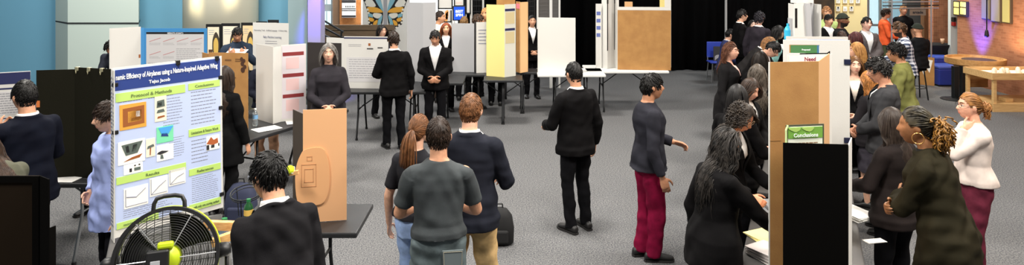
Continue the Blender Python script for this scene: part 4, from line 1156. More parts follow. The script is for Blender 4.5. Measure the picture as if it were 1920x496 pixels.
# ---- black framed drawings behind
for i, (a, b, t0, t1, tone, lab) in enumerate(((386, 414, 46, 44.5, (224, 212, 186), 'black framed tan drawing behind the cardboard trifold, leftmost of its row'), (415, 449, 44.5, 43, (226, 216, 196), 'black framed drawing directly behind the man in navy'), (452, 478, 43, 42, (222, 196, 150), 'black framed drawing of an oval face left of the pencil-lettered board'), (480, 500, 41, 39.5, (210, 204, 190), 'black framed drawing partly behind the pencil-lettered board'), (502, 522, 38, 36.5, (222, 218, 206), 'smallest black framed drawing at the right end of its row'))):
    q = pan(a, 12.16, b, 12.16, ZT, gz((t0 + t1) / 2, 12.16), t=.03)
    o, (pp,) = board(lab, [q], mat('frame_black', (16, 15, 14), .5), 'drawing', 'framed_drawing', ['frame'], 'black framed drawings on the long narrow table')
    s_ = P_rect(q, o, 'sheet', mat('sheet_%d' % i, tone, .8), .03, .08, q.w - .03, q.h - .05)
    bm = B(); cxu, cyv = q.w * .68, q.h * .62
    q.poly(bm, smooth_poly([(cxu - .05, cyv - .18), (cxu - .06, cyv + .06), (cxu, cyv + .2), (cxu + .06, cyv + .06), (cxu + .05, cyv - .18)]), .004); obj('figure', bm, mat('fig_dark', (60, 50, 40), .8), s_)
    bm = B(); q.poly(bm, smooth_poly([(cxu - .035, cyv - .16), (cxu - .04, cyv + .02), (cxu, cyv + .1), (cxu + .04, cyv + .02), (cxu + .035, cyv - .16), (cxu, cyv - .22)]), .0055); obj('figure_face', bm, mat('fig_gold', (206, 170, 84), .8), s_)
    P_lines(q, s_, txtg, .05, q.h * .78, q.w * .55, q.h * .90, 3)
    P_rect(q, s_, 'dark_block', mat('fig_brown', (84, 58, 36), .8), .05, q.h * .15, .05 + q.w * .25, q.h * .5, .004)
# ---- tall tan carton standing on the small table
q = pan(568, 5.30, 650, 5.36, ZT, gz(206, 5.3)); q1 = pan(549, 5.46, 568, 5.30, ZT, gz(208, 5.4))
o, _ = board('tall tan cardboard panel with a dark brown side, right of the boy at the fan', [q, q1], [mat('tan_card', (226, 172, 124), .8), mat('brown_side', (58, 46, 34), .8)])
pr = mat('tan_print', (196, 142, 98), .8)
bm = B(); q.poly(bm, smooth_poly([(-.04, q.h * .20), (-.055, q.h * .45), (-.02, q.h * .60), (.03, q.h * .655), (.16, q.h * .64), (.20, q.h * .4), (.16, q.h * .18), (.03, q.h * .16)]), .012); cr = obj('rounded_cutout', bm, mat('tan_cut', (222, 166, 116), .8), o)
bm = B()
def ring_rect(u0, v0, u1, v1, t=.004):
    for r4 in ((u0, v0, u1, v0 + t), (u0, v1 - t, u1, v1), (u0, v0, u0 + t, v1), (u1 - t, v0, u1, v1)): q.rect(bm, *r4, lift=.0145)
ring_rect(-.01, q.h * .32, .10, q.h * .52); ring_rect(.012, q.h * .36, .08, q.h * .48); ring_rect(.03, q.h * .55, .07, q.h * .59)
obj('line_drawing', bm, pr, cr)
# ---- black board by the purple post
q = pan(576, 9.25, 640, 9.15, ZT, gz(80, 9.2))
o, _ = board('blank dark board standing right of the white trifold, before the grey-haired head', [q], mat('board_dark', (38, 32, 30), .7), names=['panel'])
# ---- wide white board with captions
q = pan(645, 10.9, 728, 10.85, ZT, gz(68, 10.9)); q1 = pan(612, 11.05, 645, 10.9, ZT, gz(71, 10.95))
o, _ = board('wide white board with tiny captions and a thin navy strip along its top', [q, q1], foam)
P_rect(q, o, 'header_bar', navyd, 0, q.h - .035, q.w, q.h - .015)
P_lines(q, o, inkl, q.w * .1, q.h * .80, q.w * .4, q.h * .86, 2); P_rect(q, o, 'photo', pb, q.w * .55, q.h * .82, q.w * .6, q.h * .87); P_lines(q, o, ink, q.w * .52, q.h * .74, q.w * .66, q.h * .78, 1, .6); P_lines(q, o, ink, q.w * .76, q.h * .76, q.w * .9, q.h * .80, 1, .6)
P_rect(q, o, 'sheet', greyp, .04, .1, q.w - .04, q.h * .6); P_lines(q, o, inkl, .08, .15, q.w - .08, q.h * .58, 9)
# ---- pale grey screen
q = pan(763, 11.55, 793, 11.5, ZT, gz(5, 11.5)); q1 = pan(793, 11.5, 817, 11.62, ZT, gz(5, 11.5))
o, _ = board('tall plain pale grey screen right of the butterfly mural', [q, q1], foamg)
# ---- low boards by the blue screen
q = pan(847, 12.5, 889, 12.45, ZT, gz(44, 12.45))
board('low plain white board in front of the short-haired person', [q], foamg, names=['panel'])
q = pan(893, 12.35, 920, 12.4, ZT, gz(41, 12.4)); q1 = pan(889, 12.47, 893, 12.35, ZT, gz(41, 12.4))
o, _ = board('low white board with a block of grey text left of the cream trifold', [q, q1], [foam, mat('frame_black', (16, 15, 14))])
P_lines(q, o, txtg, .04, q.h * .55, q.w - .06, q.h * .88, 5)
# ---- cream trifold
q = pan(912, 12.05, 946, 11.9, ZT, gz(9, 11.95)); q1 = pan(946, 11.9, 967, 12.05, ZT, gz(8, 11.95))
o, (a_, b_) = board('cream yellow trifold board with navy headed text wing', [q, q1], [mat('cream_card', (240, 222, 140), .8), mat('cream_grey', (222, 220, 206), .8)])
for v in (.93, .66): P_rect(q1, b_, 'heading_bar', navyd, .01, q1.h * v - .03, q1.w - .02, q1.h * v + .01, .004); P_rect(q1, b_, 'sheet', mat('sheet_tan', (214, 196, 150), .8), .02, q1.h * (v - .2), q1.w - .03, q1.h * v - .05, .003); P_lines(q1, b_, txtg, .03, q1.h * (v - .19), q1.w - .04, q1.h * v - .06, 5)
q = pan(931, 13.85, 966, 13.85, ZT, gz(-9, 13.85)); table(gx(948, 14), 14.0, 0, 'dark table behind the cream trifold board', L=.62, Wd=.5)
board('tall brown cardboard sheet rising behind the cream trifold', [q], card, names=['panel'])
q = pan(975, 12.35, 990, 12.5, ZT, gz(4, 12.4)); q1 = pan(967.5, 12.5, 975, 12.35, ZT, gz(3, 12.4)); table(gx(979, 12.7), 12.68, 0, 'small dark table under the peach trifold', L=.6, Wd=.45)
o, (a_, b_) = board('narrow peach trifold with a pink note on its brown side', [q, q1], [mat('peach_card', (246, 196, 140), .8), card])
P_rect(q1, b_, 'pink_note', mat('note_pink', (238, 120, 130), .7), q1.w * .1, q1.h * .9, q1.w * .95, q1.h * .97, .004)
# ---- long low white boards before the drapes
q = pan(1008, 12.45, 1079, 12.35, ZT, gz(33, 12.4)); board('long low white board before the wire mesh panels', [q], foam, names=['panel'])
q = pan(1158, 12.75, 1258, 12.65, ZT, gz(13, 12.7)); o, _ = board('long low tan board with a white upper edge before the stage drapes', [q], card, names=['panel'])
P_rect(q, o, 'white_edge', foam, 0, q.h - .06, q.w, q.h)
q = pan(1171, 12.9, 1186, 12.86, ZT, gz(3, 12.9)); o, _ = board('small tilted tan card standing behind the long low tan board', [q], cardl, names=['panel'])
q = pan(1237, 13.1, 1246, 13.1, ZT, gz(-30, 13.1)); q1 = pan(1246, 13.1, 1258, 13.0, ZT, gz(-30, 13.1)); o, _ = board('tall cream and white folded board at the right end of the long tan board', [q, q1], [mat('cream_card', (240, 222, 140)), foam])
q = pan(1117, 12.95, 1128, 12.95, ZT, gz(7, 12.95)); o, _ = board('small white sign with three rows of blue writing before the drapes', [q], foam, 'sign', 'table_sign', names=['panel'])
P_lines(q, o, mat('ink_blue', (92, 108, 178), .7), .015, q.h * .45, q.w - .015, q.h * .9, 4, .5)
pans = [pan(1128, 13.0, 1139, 12.85, ZT, gz(-40, 12.9)), pan(1139, 12.85, 1152, 13.0, ZT, gz(-40, 12.9)), pan(1152, 13.0, 1160, 12.9, ZT, gz(-40, 12.9))]
o, ps = board('tall white folding stand with two black hinge strips', pans, foam)
for q in pans[1:]: P_rect(q, o, 'hinge', clipb, -.02, q.h * .72, .02, q.h * .88, .008); P_rect(q, o, 'hinge', clipb, -.012, q.h * .2, .012, q.h * .72, .006)
# ---- wire mesh panels and white display grids
def grid_panel(px0, px1, Y, z0, z1, n, m, col, fcol, label):
    q = pan(px0, Y, px1, Y, z0, z1, t=.01); o = empty('mesh_panel', (gx((px0 + px1) / 2, Y), Y, 0), label, 'panel', 'wire mesh panels at the back')
    bm = B(); 
    for u in (0, q.w): tube(bm, [q.M @ Vector((u, -z0, 0)), q.M @ Vector((u, q.h, 0))], .022, 8)
    for v in (0, q.h): tube(bm, [q.M @ Vector((0, v, 0)), q.M @ Vector((q.w, v, 0))], .018, 8)
    obj('frame', bm, fcol, o)
    bm = B()
    for i in range(1, n): tube(bm, [q.M @ Vector((q.w * i / n, 0, 0)), q.M @ Vector((q.w * i / n, q.h, 0))], .005, 4)
    for j in range(1, m): tube(bm, [q.M @ Vector((0, q.h * j / m, 0)), q.M @ Vector((q.w, q.h * j / m, 0))], .005, 4)
    obj('wire_grid', bm, col, o); return o, q
wire_d = mat('wire_dark', (40, 40, 42), .5); wire_g = mat('wire_grey', (110, 108, 106), .5); fr_w = mat('frame_white', (222, 222, 218), .5); fr_k = mat('frame_black', (16, 15, 14))
grid_panel(990, 1003, 15.2, .3, 3.4, 6, 30, wire_d, fr_k, 'narrow dark wire mesh panel above the dark-haired girl')
for a, b, l in ((1008, 1032, 'grey wire mesh panel in a white frame, left of the two'), (1034, 1049, 'grey wire mesh panel in a white frame, right of the two, by the drapes')):
    o, q = grid_panel(a, b, 15.0, .3, 3.4, 10, 40, wire_g, fr_w, l)
    bm = B(); box(bm, (.02, .02, -.03), (q.w - .02, q.h - .02, -.022), q.M); obj('backing', bm, mat('backing_grey', (96, 92, 88), .8), o)
grid_panel(884, 906, 15.6, .5, 3.2, 7, 22, wire_d, fr_w, 'dark wire grid in a white frame right of the blue screen')
dots = mat('dot_pink', (226, 190, 180), .7)
for a, b, z0, z1, l in ((821, 849, gz(17, 14.6), 3.3, 'white display sheet with rows of pink dots, above the woman with tied hair'), (851, 871, gz(12, 14.6), 3.3, 'white display sheet with pink dots above the blue screen'), (873, 883, gz(26, 14.6), 3.3, 'narrow white display sheet right of the blue screen'), (821, 847, gz(42, 14.6), gz(19, 14.6), 'white display sheet with an orange mark behind the woman with tied hair')):
    q = pan(a, 14.6, b, 14.6, z0, z1, t=.012); bm = B(); q.slab(bm); box(bm, (0, -z0, -.03), (.02, 0, -.012), q.M); box(bm, (q.w - .02, -z0, -.03), (q.w, 0, -.012), q.M)
    o = empty('display_sheet', (gx((a + b) / 2, 14.6), 14.6, 0), l, 'panel', 'white display sheets at the back'); obj('panel', bm, foam, o)
    bm = B()
    for r4 in ((0, 0, q.w, .025), (0, 0, .025, q.h), (q.w - .025, 0, q.w, q.h)): q.rect(bm, *r4, lift=.02)
    obj('frame', bm, fr_k, o)
    bm = B()
    if z0 > 1.75:
        nx = max(2, int(q.w / .05))
        for i in range(nx):
            for j in range(int(q.h / .09)): q.rect(bm, .05 + i * (q.w - .1) / nx, .06 + j * .09, .05 + i * (q.w - .1) / nx + .018, .09 + j * .09, .004)
        obj('dot_rows', bm, dots, o)
    else:
        for (u, v, s) in ((.6, .25, .035), (.64, .42, .03), (.58, .55, .04), (.66, .68, .03), (.62, .82, .035)): q.poly(bm, smooth_poly([(q.w * u - s, q.h * v - .03), (q.w * u + s * .6, q.h * v - .04), (q.w * u + s, q.h * v + .05), (q.w * u - s * .4, q.h * v + .03)], 3), .004)
        obj('orange_mark', bm, mat('mark_orange', (232, 160, 84), .7), o)
# blue screen on a stand
q = pan(851, 14.2, 871, 14.25, gz(37, 14.2), gz(13, 14.2), t=.05)
o = empty('display_screen', (gx(861, 14.2), 14.2, 0), 'small screen showing white letters on blue, on a black stand', 'screen')
bm = B(); box(bm, (-.02, -.02, -.05), (q.w + .02, q.h + .02, -.002), q.M, .008); obj('bezel', bm, fr_k, o)
bm = B(); q.rect(bm, 0, 0, q.w, q.h, .003); sc = obj('screen', bm, mat('screen_blue', (26, 74, 206), .3, emit=.9), o)
q.text('screen_text', 'BEST\nSPIN', q.w * .5, q.h * .55, .075, mat('screen_text', (236, 240, 250), .4, emit=.8), sc, .002)
bm = B(); tube(bm, [q.M @ Vector((q.w / 2, 0, -.03)), Vector((gx(861, 14.2), 14.24, .03))], .022, 8); box(bm, (gx(861, 14.2) - .18, 14.1, 0), (gx(861, 14.2) + .18, 14.4, .03)); obj('stand', bm, fr_k, o)

# ---- right hand row of boards
# tall tan trifold
q = pan(1444, 4.50, 1535, 4.54, ZT, gz(116.5, 4.5)); q1 = pan(1535, 4.54, 1555.5, 4.93, ZT, gz(116.5, 4.5))
o, (a_, b_) = board('tall plain tan cardboard trifold standing over the black board', [q, q1], [card, cardl])
bm = B(); box(bm, (-.008, 0, -.008), (-.0005, q.h, .0), q.M); obj('white_edge', bm, foam, a_)
bm = B(); q.rect(bm, 0, q.h * .62, .075, q.h * .622); obj('crease', bm, mat('crease_brown', (150, 108, 60), .9), a_)
# board headed Need
q = pan(1477, 5.06, 1560, 5.10, ZT, gz(102, 5.08)); o, _ = board('white board headed Need showing above the tan trifold', [q], foam, names=['panel'])
P_rect(q, o, 'header_bar', mat('print_blush', (250, 224, 220), .7), .01, q.h - .078, q.w - .03, q.h - .012)
q.text('heading_text', 'Need', q.w * .50, q.h - .046, .040, mat('text_plum', (120, 44, 70), .7), o, .0008)
P_lines(q, o, txtg, .03, q.h * .3, q.w - .03, q.h * .85, 14)
# black edged panel behind it
q = pan(1500, 5.32, 1556, 5.34, ZT, gz(99.5, 5.33)); q1 = pan(1552, 5.34, 1556.5, 5.45, ZT, gz(99.5, 5.33)); board('black panel edging out right of the tan trifold', [q, q1], foamblk)
# big white board with a cut window
q = pan(1469, 5.84, 1593.5, 5.80, ZT, gz(75, 5.82), t=.012)
o = empty('display_board', tuple(q.o + q.u * q.w / 2), 'big white board with a rectangular window cut near its top left', 'board')
u0, u1 = (1480 - 1469) / 124.5 * q.w, (1537 - 1469) / 124.5 * q.w; v0, v1 = gz(100, 5.82) - ZT, gz(84, 5.82) - ZT
bm = B()
for r4 in ((0, 0, u0, q.h), (u1, 0, q.w, q.h), (u0, 0, u1, v0), (u0, v1, u1, q.h)): box(bm, (r4[0], r4[1], -q.t), (r4[2], r4[3], 0), q.M)
bmesh.ops.remove_doubles(bm, verts=bm.verts, dist=1e-4); pp = obj('panel', bm, foam, o)
for v in (.865, .375): clip(q, o, q.w, v * q.h, mat('clip_navy', (30, 34, 60), .4), 'side', 1.6)
q = pan(1474, 6.35, 1548, 6.35, ZT, gz(82, 6.35)); o, _ = board('board with green and blue header seen through the cut window', [q], card, names=['panel'])
P_rect(q, o, 'header_bar', mat('header_green', (70, 122, 72), .6), .04, q.h - .085, q.w * .78, q.h - .012); P_rect(q, o, 'header_block', mat('header_blue', (60, 112, 150), .6), q.w * .78, q.h - .085, q.w, q.h - .012)
q.text('heading_text', 'Proposed', q.w * .50, q.h - .060, .020, txtw, o, .0006)
P_lines(q, o, txtg, .05, q.h * .4, q.w - .05, q.h * .85, 10)
# white board with blue band behind
q = pan(1474, 7.05, 1590, 7.0, ZT, gz(69, 7.0)); o, _ = board('white board with a blue band along its top, behind the big white board', [q], foam, names=['panel'])
P_rect(q, o, 'header_bar', mat('band_blue', (86, 130, 206), .6), q.w * .36, q.h - .062, q.w * .95, q.h - .030); P_rect(q, o, 'sheet', mat('sheet_cool', (206, 210, 226), .7), .05, q.h - .07, q.w * .34, q.h - .025)
# white kiosk trifold
q = pan(1489, 8.40, 1515, 8.46, ZT, gz(6, 8.45)); q1 = pan(1478, 8.62, 1489, 8.40, ZT, gz(7, 8.5)); q2 = pan(1526, 8.60, 1539, 8.45, ZT, gz(8, 8.5)); q3 = pan(1515, 8.46, 1526, 8.60, ZT, gz(7, 8.45))
o, ps = board('white folded kiosk board with black slots and a sloping cut', [q, q1, q2, q3], [foam, foam, foam, foamg])
P_rect(q, o, 'slot', clipb, .012, q.h * .80, .045, q.h * .96); P_rect(q, o, 'slot', clipb, .012, q.h * .50, .045, q.h * .62)
bm = B(); q.poly(bm, [(q.w * .72, q.h), (q.w * 1.05, q.h), (q.w * 1.22, q.h * .60), (q.w * 1.22, q.h * .56), (q.w * .98, q.h * .50)], .03); obj('slanted_flap', bm, foamg, o)
P_rect(q2, o, 'sheet', mat('sheet_blue', (170, 190, 232), .7), .01, q2.h * .52, q2.w - .02, q2.h * .72, .004); P_lines(q2, o, mat('ink_blue', (92, 108, 178)), .015, q2.h * .54, q2.w - .03, q2.h * .70, 4)
bm = B(); box(bm, (q.w * .3, q.h, -.14), (q.w * 1.5, q.h + .05, -.02), q.M); box(bm, (q.w * .45, q.h + .05, -.10), (q.w * .8, q.h + .12, -.04), q.M); obj('top_ledge', bm, foam, o)
bm = B(); c = q1.M @ Vector((q1.w * .55, q1.h * .70, .045)); lathe(bm, [(.018, 0), (.042, .01), (.042, .12), (.03, .15), (.014, .17), (.014, .2)], c, 18); obj('cyan_bottle', bm, mat('cyan_plastic', (60, 184, 226), .3), o)
bm = B(); q1.rect(bm, q1.w * .35, q1.h * .56, q1.w * .7, q1.h * .88, .03); obj('bottle_holder', bm, foamg, o)
# black board in front, with the green Conclusions sheet behind it
q = pan(1468.5, 4.10, 1591, 4.06, ZT, gz(269, 4.08)); q1 = pan(1591, 4.06, 1597.5, 4.26, ZT, gz(272, 4.08)); o, _ = board('large plain black board in the right foreground', [q, q1], [foamblk, foam])
q = pan(1474, 4.36, 1545, 4.40, ZT, gz(233, 4.38)); o, _ = board('green-headed Conclusions sheet on a dark panel, above the large black board', [q], [mat('panel_dark_green', (74, 78, 60), .6)], names=['panel'])
P_rect(q, o, 'poster_sheet', mat('sheet_mint', (238, 242, 226), .7), .012, .05, q.w - .012, q.h - .012)
hb = P_rect(q, o, 'header_bar', greenh, .012, q.h - .085, q.w - .012, q.h - .015, .004)
bm = B()
for u in (.25, .6): q.poly(bm, smooth_poly([(q.w * (u - .2), q.h - .02), (q.w * u, q.h - .045), (q.w * (u + .12), q.h - .018)], 3), .006)
obj('leaf', bm, mat('leaf_green', (170, 206, 104), .7), hb)
q.text('heading_text', 'Conclusions', q.w * .5, q.h - .076, .034, txtw, hb, .0006, 'CENTER', .009)
P_lines(q, o, mat('ink_brown', (150, 120, 90), .7), .03, q.h - .3, q.w - .03, q.h - .10, 7)
bm = B(); tube(bm, [q.M @ Vector((0, .3, 0)), q.M @ Vector((0, q.h - .03, 0)), q.M @ Vector((.012, q.h, 0))], .007, 8); obj('mint_edge', bm, mat('edge_mint', (206, 226, 160), .6), o)
# distant table skirt with lettering
q = pan(1338, 15.85, 1372, 15.85, .0, gz(87, 15.85), t=.02); bm = B(); q.slab(bm)
o = top('table_banner', bm, mat('banner_dark', (58, 58, 60), .8), 'dark table banner with large grey lettering, left of the woman in glasses', 'banner'); q.text('banner_text', '2e', q.w * .5, q.h * .42, .36, mat('banner_text', (168, 168, 166), .7), o, .02)
bm = B(); tube(bm, [G(1361, 16.9), G(1361, 16.9) + Vector((0, 0, 4.5))], .03, 10); box(bm, tuple(G(1361, 16.9) - Vector((.25, .25, 0))), tuple(G(1361, 16.9) + Vector((.25, .25, .02)))); top('drape_pole', bm, mat('pole_grey', (176, 178, 178), .4, metal=.3), 'tall pale metal pole standing before the black drapes', 'pole')
# blue stacking chairs far left of that group
def blue_chair(x, y, label):
    o = empty('stacking_chair', (x, y, 0), label, 'chair', 'blue chairs before the black drapes')
    cb = mat('chair_blue', (44, 66, 170), .5)
    bm = B(); box(bm, (-.21, -.2, .43), (.21, .2, .46), bev=.012); obj('seat', bm, cb, o, world=False)
    bm = B(); box(bm, (-.2, .18, .52), (.2, .205, .88), bev=.01); obj('backrest', bm, cb, o, world=False)
    for sx in (-1, 1):
        for sy in (-1, 1):
            bm = B(); tube(bm, [(sx * .17, sy * .17, .44), (sx * .2, sy * .2, 0)], .012, 8); obj('leg', bm, legm, o, world=False)
        bm = B(); tube(bm, [(sx * .18, .18, .44), (sx * .18, .195, .6)], .012, 8); obj('back_post', bm, legm, o, world=False)
    return o
c0 = blue_chair(gx(1346, 15.8), 15.8, 'blue stacking chair before the drapes, left of the pair')
dup(c0, (gx(1346, 15.8) + .52, 15.85, 0), .1, 'blue stacking chair before the drapes, beside the seated person')

# ---------------------------------------------------------------- things on the left tables
# drum fan
def fan():
    c = Vector((gx(314, 4.05), 4.05, 0)); zc = gz(482, 4.05); R = .275
    o = empty('drum_fan', (c.x, c.y, ZT), 'black and lime drum fan with round wire guard on the table in front', 'fan')
    az = Vector((1.55, -4.05, 1.30)).normalized(); ax = Vector((0, 0, 1)).cross(az).normalized(); ay = az.cross(ax)   # the guard is tipped up and turned a little
    M = Matrix(((ax.x, ay.x, az.x, c.x), (ax.y, ay.y, az.y, c.y), (ax.z, ay.z, az.z, zc), (0, 0, 0, 1)))
    fb = mat('fan_black', (26, 26, 27), .45); fl = mat('fan_lime', (200, 222, 36), .4); wr = mat('fan_wire', (60, 60, 62), .35, metal=.5); sp = mat('spoke_wire', (196, 198, 200), .3, metal=.7)
    def ringp(r0, r1, z0, z1, m, name, n=64):
        bm = B(); prof = [(r0, z0), (r1, z0), (r1, z1), (r0, z1)]
        rings = [[M @ Vector((r * math.cos(2 * PI * k / n), r * math.sin(2 * PI * k / n), z)) for k in range(n)] for r, z in prof + prof[:1]]
        ringloft(bm, rings, False); bmesh.ops.remove_doubles(bm, verts=bm.verts, dist=1e-5); return obj(name, bm, m, o, smooth=False)
    ringp(R - .012, R + .008, -.02, .075, fb, 'front_ring'); ringp(R - .008, R + .010, -.11, -.02, fl, 'drum')
    bm = B()
    for i in range(13):
        x = -R + (i + .5) * 2 * R / 13; y = math.sqrt(max(0, R * R - x * x)) * .97
        for sg in (1, -1):
            tube(bm, [M @ Vector((x - sg * y * .0, -y, -.105)), M @ Vector((x, y, -.105))], .0022, 4) if sg == 1 else tube(bm, [M @ Vector((-y, x, -.103)), M @ Vector((y, x, -.103))], .0022, 4)
    obj('rear_grille', bm, wr, o)
    bm = B()
    for i in range(14):
        r = .085 + i * (R - .095) / 14; z = .085 - .02 * (r / R) ** 3
        pts = [M @ Vector((r * math.cos(2 * PI * k / 56), r * math.sin(2 * PI * k / 56), z)) for k in range(57)]
        tube(bm, pts, .0022, 5)
    obj('wire_guard', bm, wr, o, smooth=True)
    for a in (0, 60, 128, 180, 240, 300):
        t = math.radians(a); bm = B(); tube(bm, [M @ Vector((.07 * math.cos(t), .07 * math.sin(t), .089)), M @ Vector((R * math.cos(t), R * math.sin(t), .071))], .0034, 6); obj('guard_spoke', bm, sp, o)
    for i in range(3):
        bm = B(); t = 2 * PI * i / 3 + .9
        rows = []
        for j in range(6):
            r = .06 + .185 * j / 5; wd = (.42 + .16 * j / 5); row = []
            for k in range(7):
                a = t + (k / 6 - .5) * wd * 2.3; row.append(M @ Vector((r * math.cos(a), r * math.sin(a), -.03 + (k / 6 - .5) * .06 * (1.2 - .4 * j / 5))))
            rows.append(row)
        V = [[bm.verts.new(p) for p in row] for row in rows]
        for a_, b_ in zip(V, V[1:]):
            for k in range(6): bm.faces.new((a_[k], a_[k + 1], b_[k + 1], b_[k]))
        bmesh.ops.solidify(bm, geom=bm.faces[:], thickness=.003); obj('blade', bm, fb, o, smooth=True)
    bm = B(); lathe(bm, [(.0, -.08), (.075, -.08), (.08, .06), (.07, .10), (.0, .105)], (0, 0, 0), 32, caps=False); bm.transform(M); hb = obj('hub', bm, fl, o, smooth=True)
    bm = B(); box(bm, (-.10, -.06, .06), (.02, .055, .14), M, .012); bt = obj('battery_pack', bm, fb, hb)
    bm = B(); box(bm, (-.075, -.075, .14), (-.025, .0, .147), M, .003); obj('battery_label', bm, mat('label_silver', (170, 172, 176), .4), bt)
    bm = B(); box(bm, (-.045, .055, .05), (.04, .095, .12), M, .012); obj('battery_dock', bm, fl, hb)
    bm = B(); hp = [(-.085, R - .012), (-.082, R + .03), (-.068, R + .058), (-.03, R + .068), (.03, R + .068), (.068, R + .058), (.082, R + .03), (.085, R - .012)]
    tube(bm, [M @ Vector((x, y, -.02)) for x, y in hp], .0125, 10, 'round'); obj('handle', bm, fb, o, smooth=True)
    for s in (-1, 1):
        bm = B(); tube(bm, [M @ Vector((s * (R - .02), 0, -.02)), M @ Vector((s * (R + .05), 0, -.02)), M @ Vector((s * (R + .07), 0, -.02))], [.045, .042, .024], 18); obj('pivot_knob', bm, fb, o, smooth=True)
        bm = B(); zz = ZT + .012
        x = s * (R + .045); p0 = M @ Vector((x, 0, -.02))
        tube(bm, [p0, Vector((p0.x, p0.y, zz + .06)), Vector((p0.x, p0.y + .02, zz))], .012, 10); tube(bm, [Vector((p0.x, p0.y - .14, zz)), Vector((p0.x, p0.y + .16, zz))], .012, 10, 'round'); obj('stand_leg', bm, fb, o, smooth=True)
fan()
pine = mat('pine', (226, 178, 120), .65, noise=((206, 152, 96), 7), stretch=(3, 3, 12))
def beam(a, b, w, h, label, m=None, name='wood_strut'):
    a, b = Vector(a), Vector(b); d = (b - a); L = d.length; d.normalize(); s = d.cross(Vector((0, 0, 1))).normalized(); u = s.cross(d)
    M = Matrix(((d.x, s.x, u.x, a.x), (d.y, s.y, u.y, a.y), (d.z, s.z, u.z, a.z), (0, 0, 0, 1)))
    bm = B(); box(bm, (0, -w / 2, -h / 2), (L, w / 2, h / 2), M, .003)
    return bm
o = empty('wooden_rig', (gx(425, 4.45), 4.45, ZT), 'pale wooden strut frame on the table right of the drum fan', 'model')
obj('strut', beam(W(384, 421, 4.45), W(476, 424, 4.42), .04, .055, ''), pine, o)
obj('strut', beam(W(396, 455, 4.30), W(470, 428, 4.40), .04, .05, ''), pine, o)
obj('strut', beam(W(474, 424, 4.42) + Vector((0, .0, .02)), Vector((gx(474, 4.42), 4.42, ZT)), .035, .035, ''), pine, o)
obj('strut', beam(W(390, 421, 4.45) + Vector((0, 0, .02)), Vector((gx(390, 4.45), 4.45, ZT)), .035, .035, ''), pine, o)
clearp = mat('clear_plastic', (226, 236, 240), .08, trans=.85)
def bottle(x, y, z, label, capc, body=None, h=.23, r=.032, labm=None):
    o = empty('water_bottle', (x, y, z), label, 'bottle')
    bm = B(); lathe(bm, [(r * .9, 0), (r, .01), (r, h * .3), (r * .94, h * .34), (r, h * .38), (r, h * .66), (r * .85, h * .76), (r * .42, h * .87), (r * .40, h * .92)], (0, 0, 0), 22); obj('bottle_body', bm, body or clearp, o, smooth=True, world=False)
    bm = B(); lathe(bm, [(r * .46, h * .90), (r * .46, h)], (0, 0, 0), 16); obj('cap', bm, capc, o, world=False)
    bm = B(); lathe(bm, [(r * 1.015, h * .40), (r * 1.015, h * .62)], (0, 0, 0), 22, caps=False); obj('bottle_label', bm, labm or mat('label_blue', (120, 170, 214), .5), o, smooth=True, world=False)
    return o
bottle(gx(421, 4.75), 4.75, ZT, 'clear water bottle with a green cap behind the wooden struts', mat('cap_green', (34, 118, 66), .5), h=.24, r=.04)
bottle(gx(478.5, 8.42), 8.42, ZT, 'clear water bottle standing left of the white maroon-headed trifold', mat('cap_white', (224, 232, 236), .5), h=.21)
bottle(gx(466, 5.25), 5.25, ZT, 'dark green bottle with a yellow band left of the boy at the fan', mat('cap_green', (34, 118, 66)), mat('bottle_green', (34, 84, 46), .25), h=.2, r=.034, labm=mat('label_yellow', (226, 186, 92), .5))
def paper(px, Y, z, w, h, rz, label, n=1, m=None):
    bm = B()
    for i in range(n): box(bm, (-w / 2 + .004 * (i % 3), -h / 2, i * .006 + .001), (w / 2 + .004 * (i % 2), h / 2, i * .006 + .005), Matrix.Rotation(.05 * ((i * 7) % 5 - 2), 4, 'Z'))
    bm.transform(Matrix.Translation((gx(px, Y), Y, z)) @ Matrix.Rotation(rz, 4, 'Z'))
    return top('paper_stack' if n > 1 else 'paper_sheet', bm, m or nm, label, 'paper')
paper(447, 4.30, ZT, .22, .28, .2, 'stack of white papers at the table edge by the boy at the fan', 9)
paper(500, 8.25, ZT, .3, .2, .9, 'white sheet lying at the foot of the white maroon-headed trifold')
paper(552, 8.62, ZT, .2, .26, .5, 'white sheet lying in front of the maroon headings')
paper(118, 6.36, ZT, .30, .2, .05, 'white sheet at the front edge of the table with the bent grey leg')
paper(1602, 5.45, ZT, .2, .28, .4, 'white papers stacked right of the big white board', 6)
paper(1640, 4.95, ZT, .15, .07, .3, 'single white sheet near the right edge of the near grey table')
paper(1640, 4.47, ZT, .12, .06, .9, 'small white strip on the near grey table beside the braided-hair woman')
paper(1436, 5.0, ZT, .2, .26, .35, 'yellow-edged white folder on the near table left of the tan trifold', 3, mat('folder_yellow', (240, 226, 150), .7))
paper(1441, 4.68, ZT, .19, .24, .5, 'pile of papers and booklets left of the tan trifold, nearest the camera', 10, mat('paper_grey', (206, 200, 196), .8))
bm = B(); 
for i in range(3): box(bm, (-.09 + .02 * i, -.1, ZT + i * .035), (.09 - .01 * i, .1, ZT + .03 + i * .035), None, .006)
bm.transform(Matrix.Translation((gx(1445, 5.45), 5.45, 0))); top('booklet_stack', bm, foamg, 'grey stacked booklets behind the yellow folder', 'books')
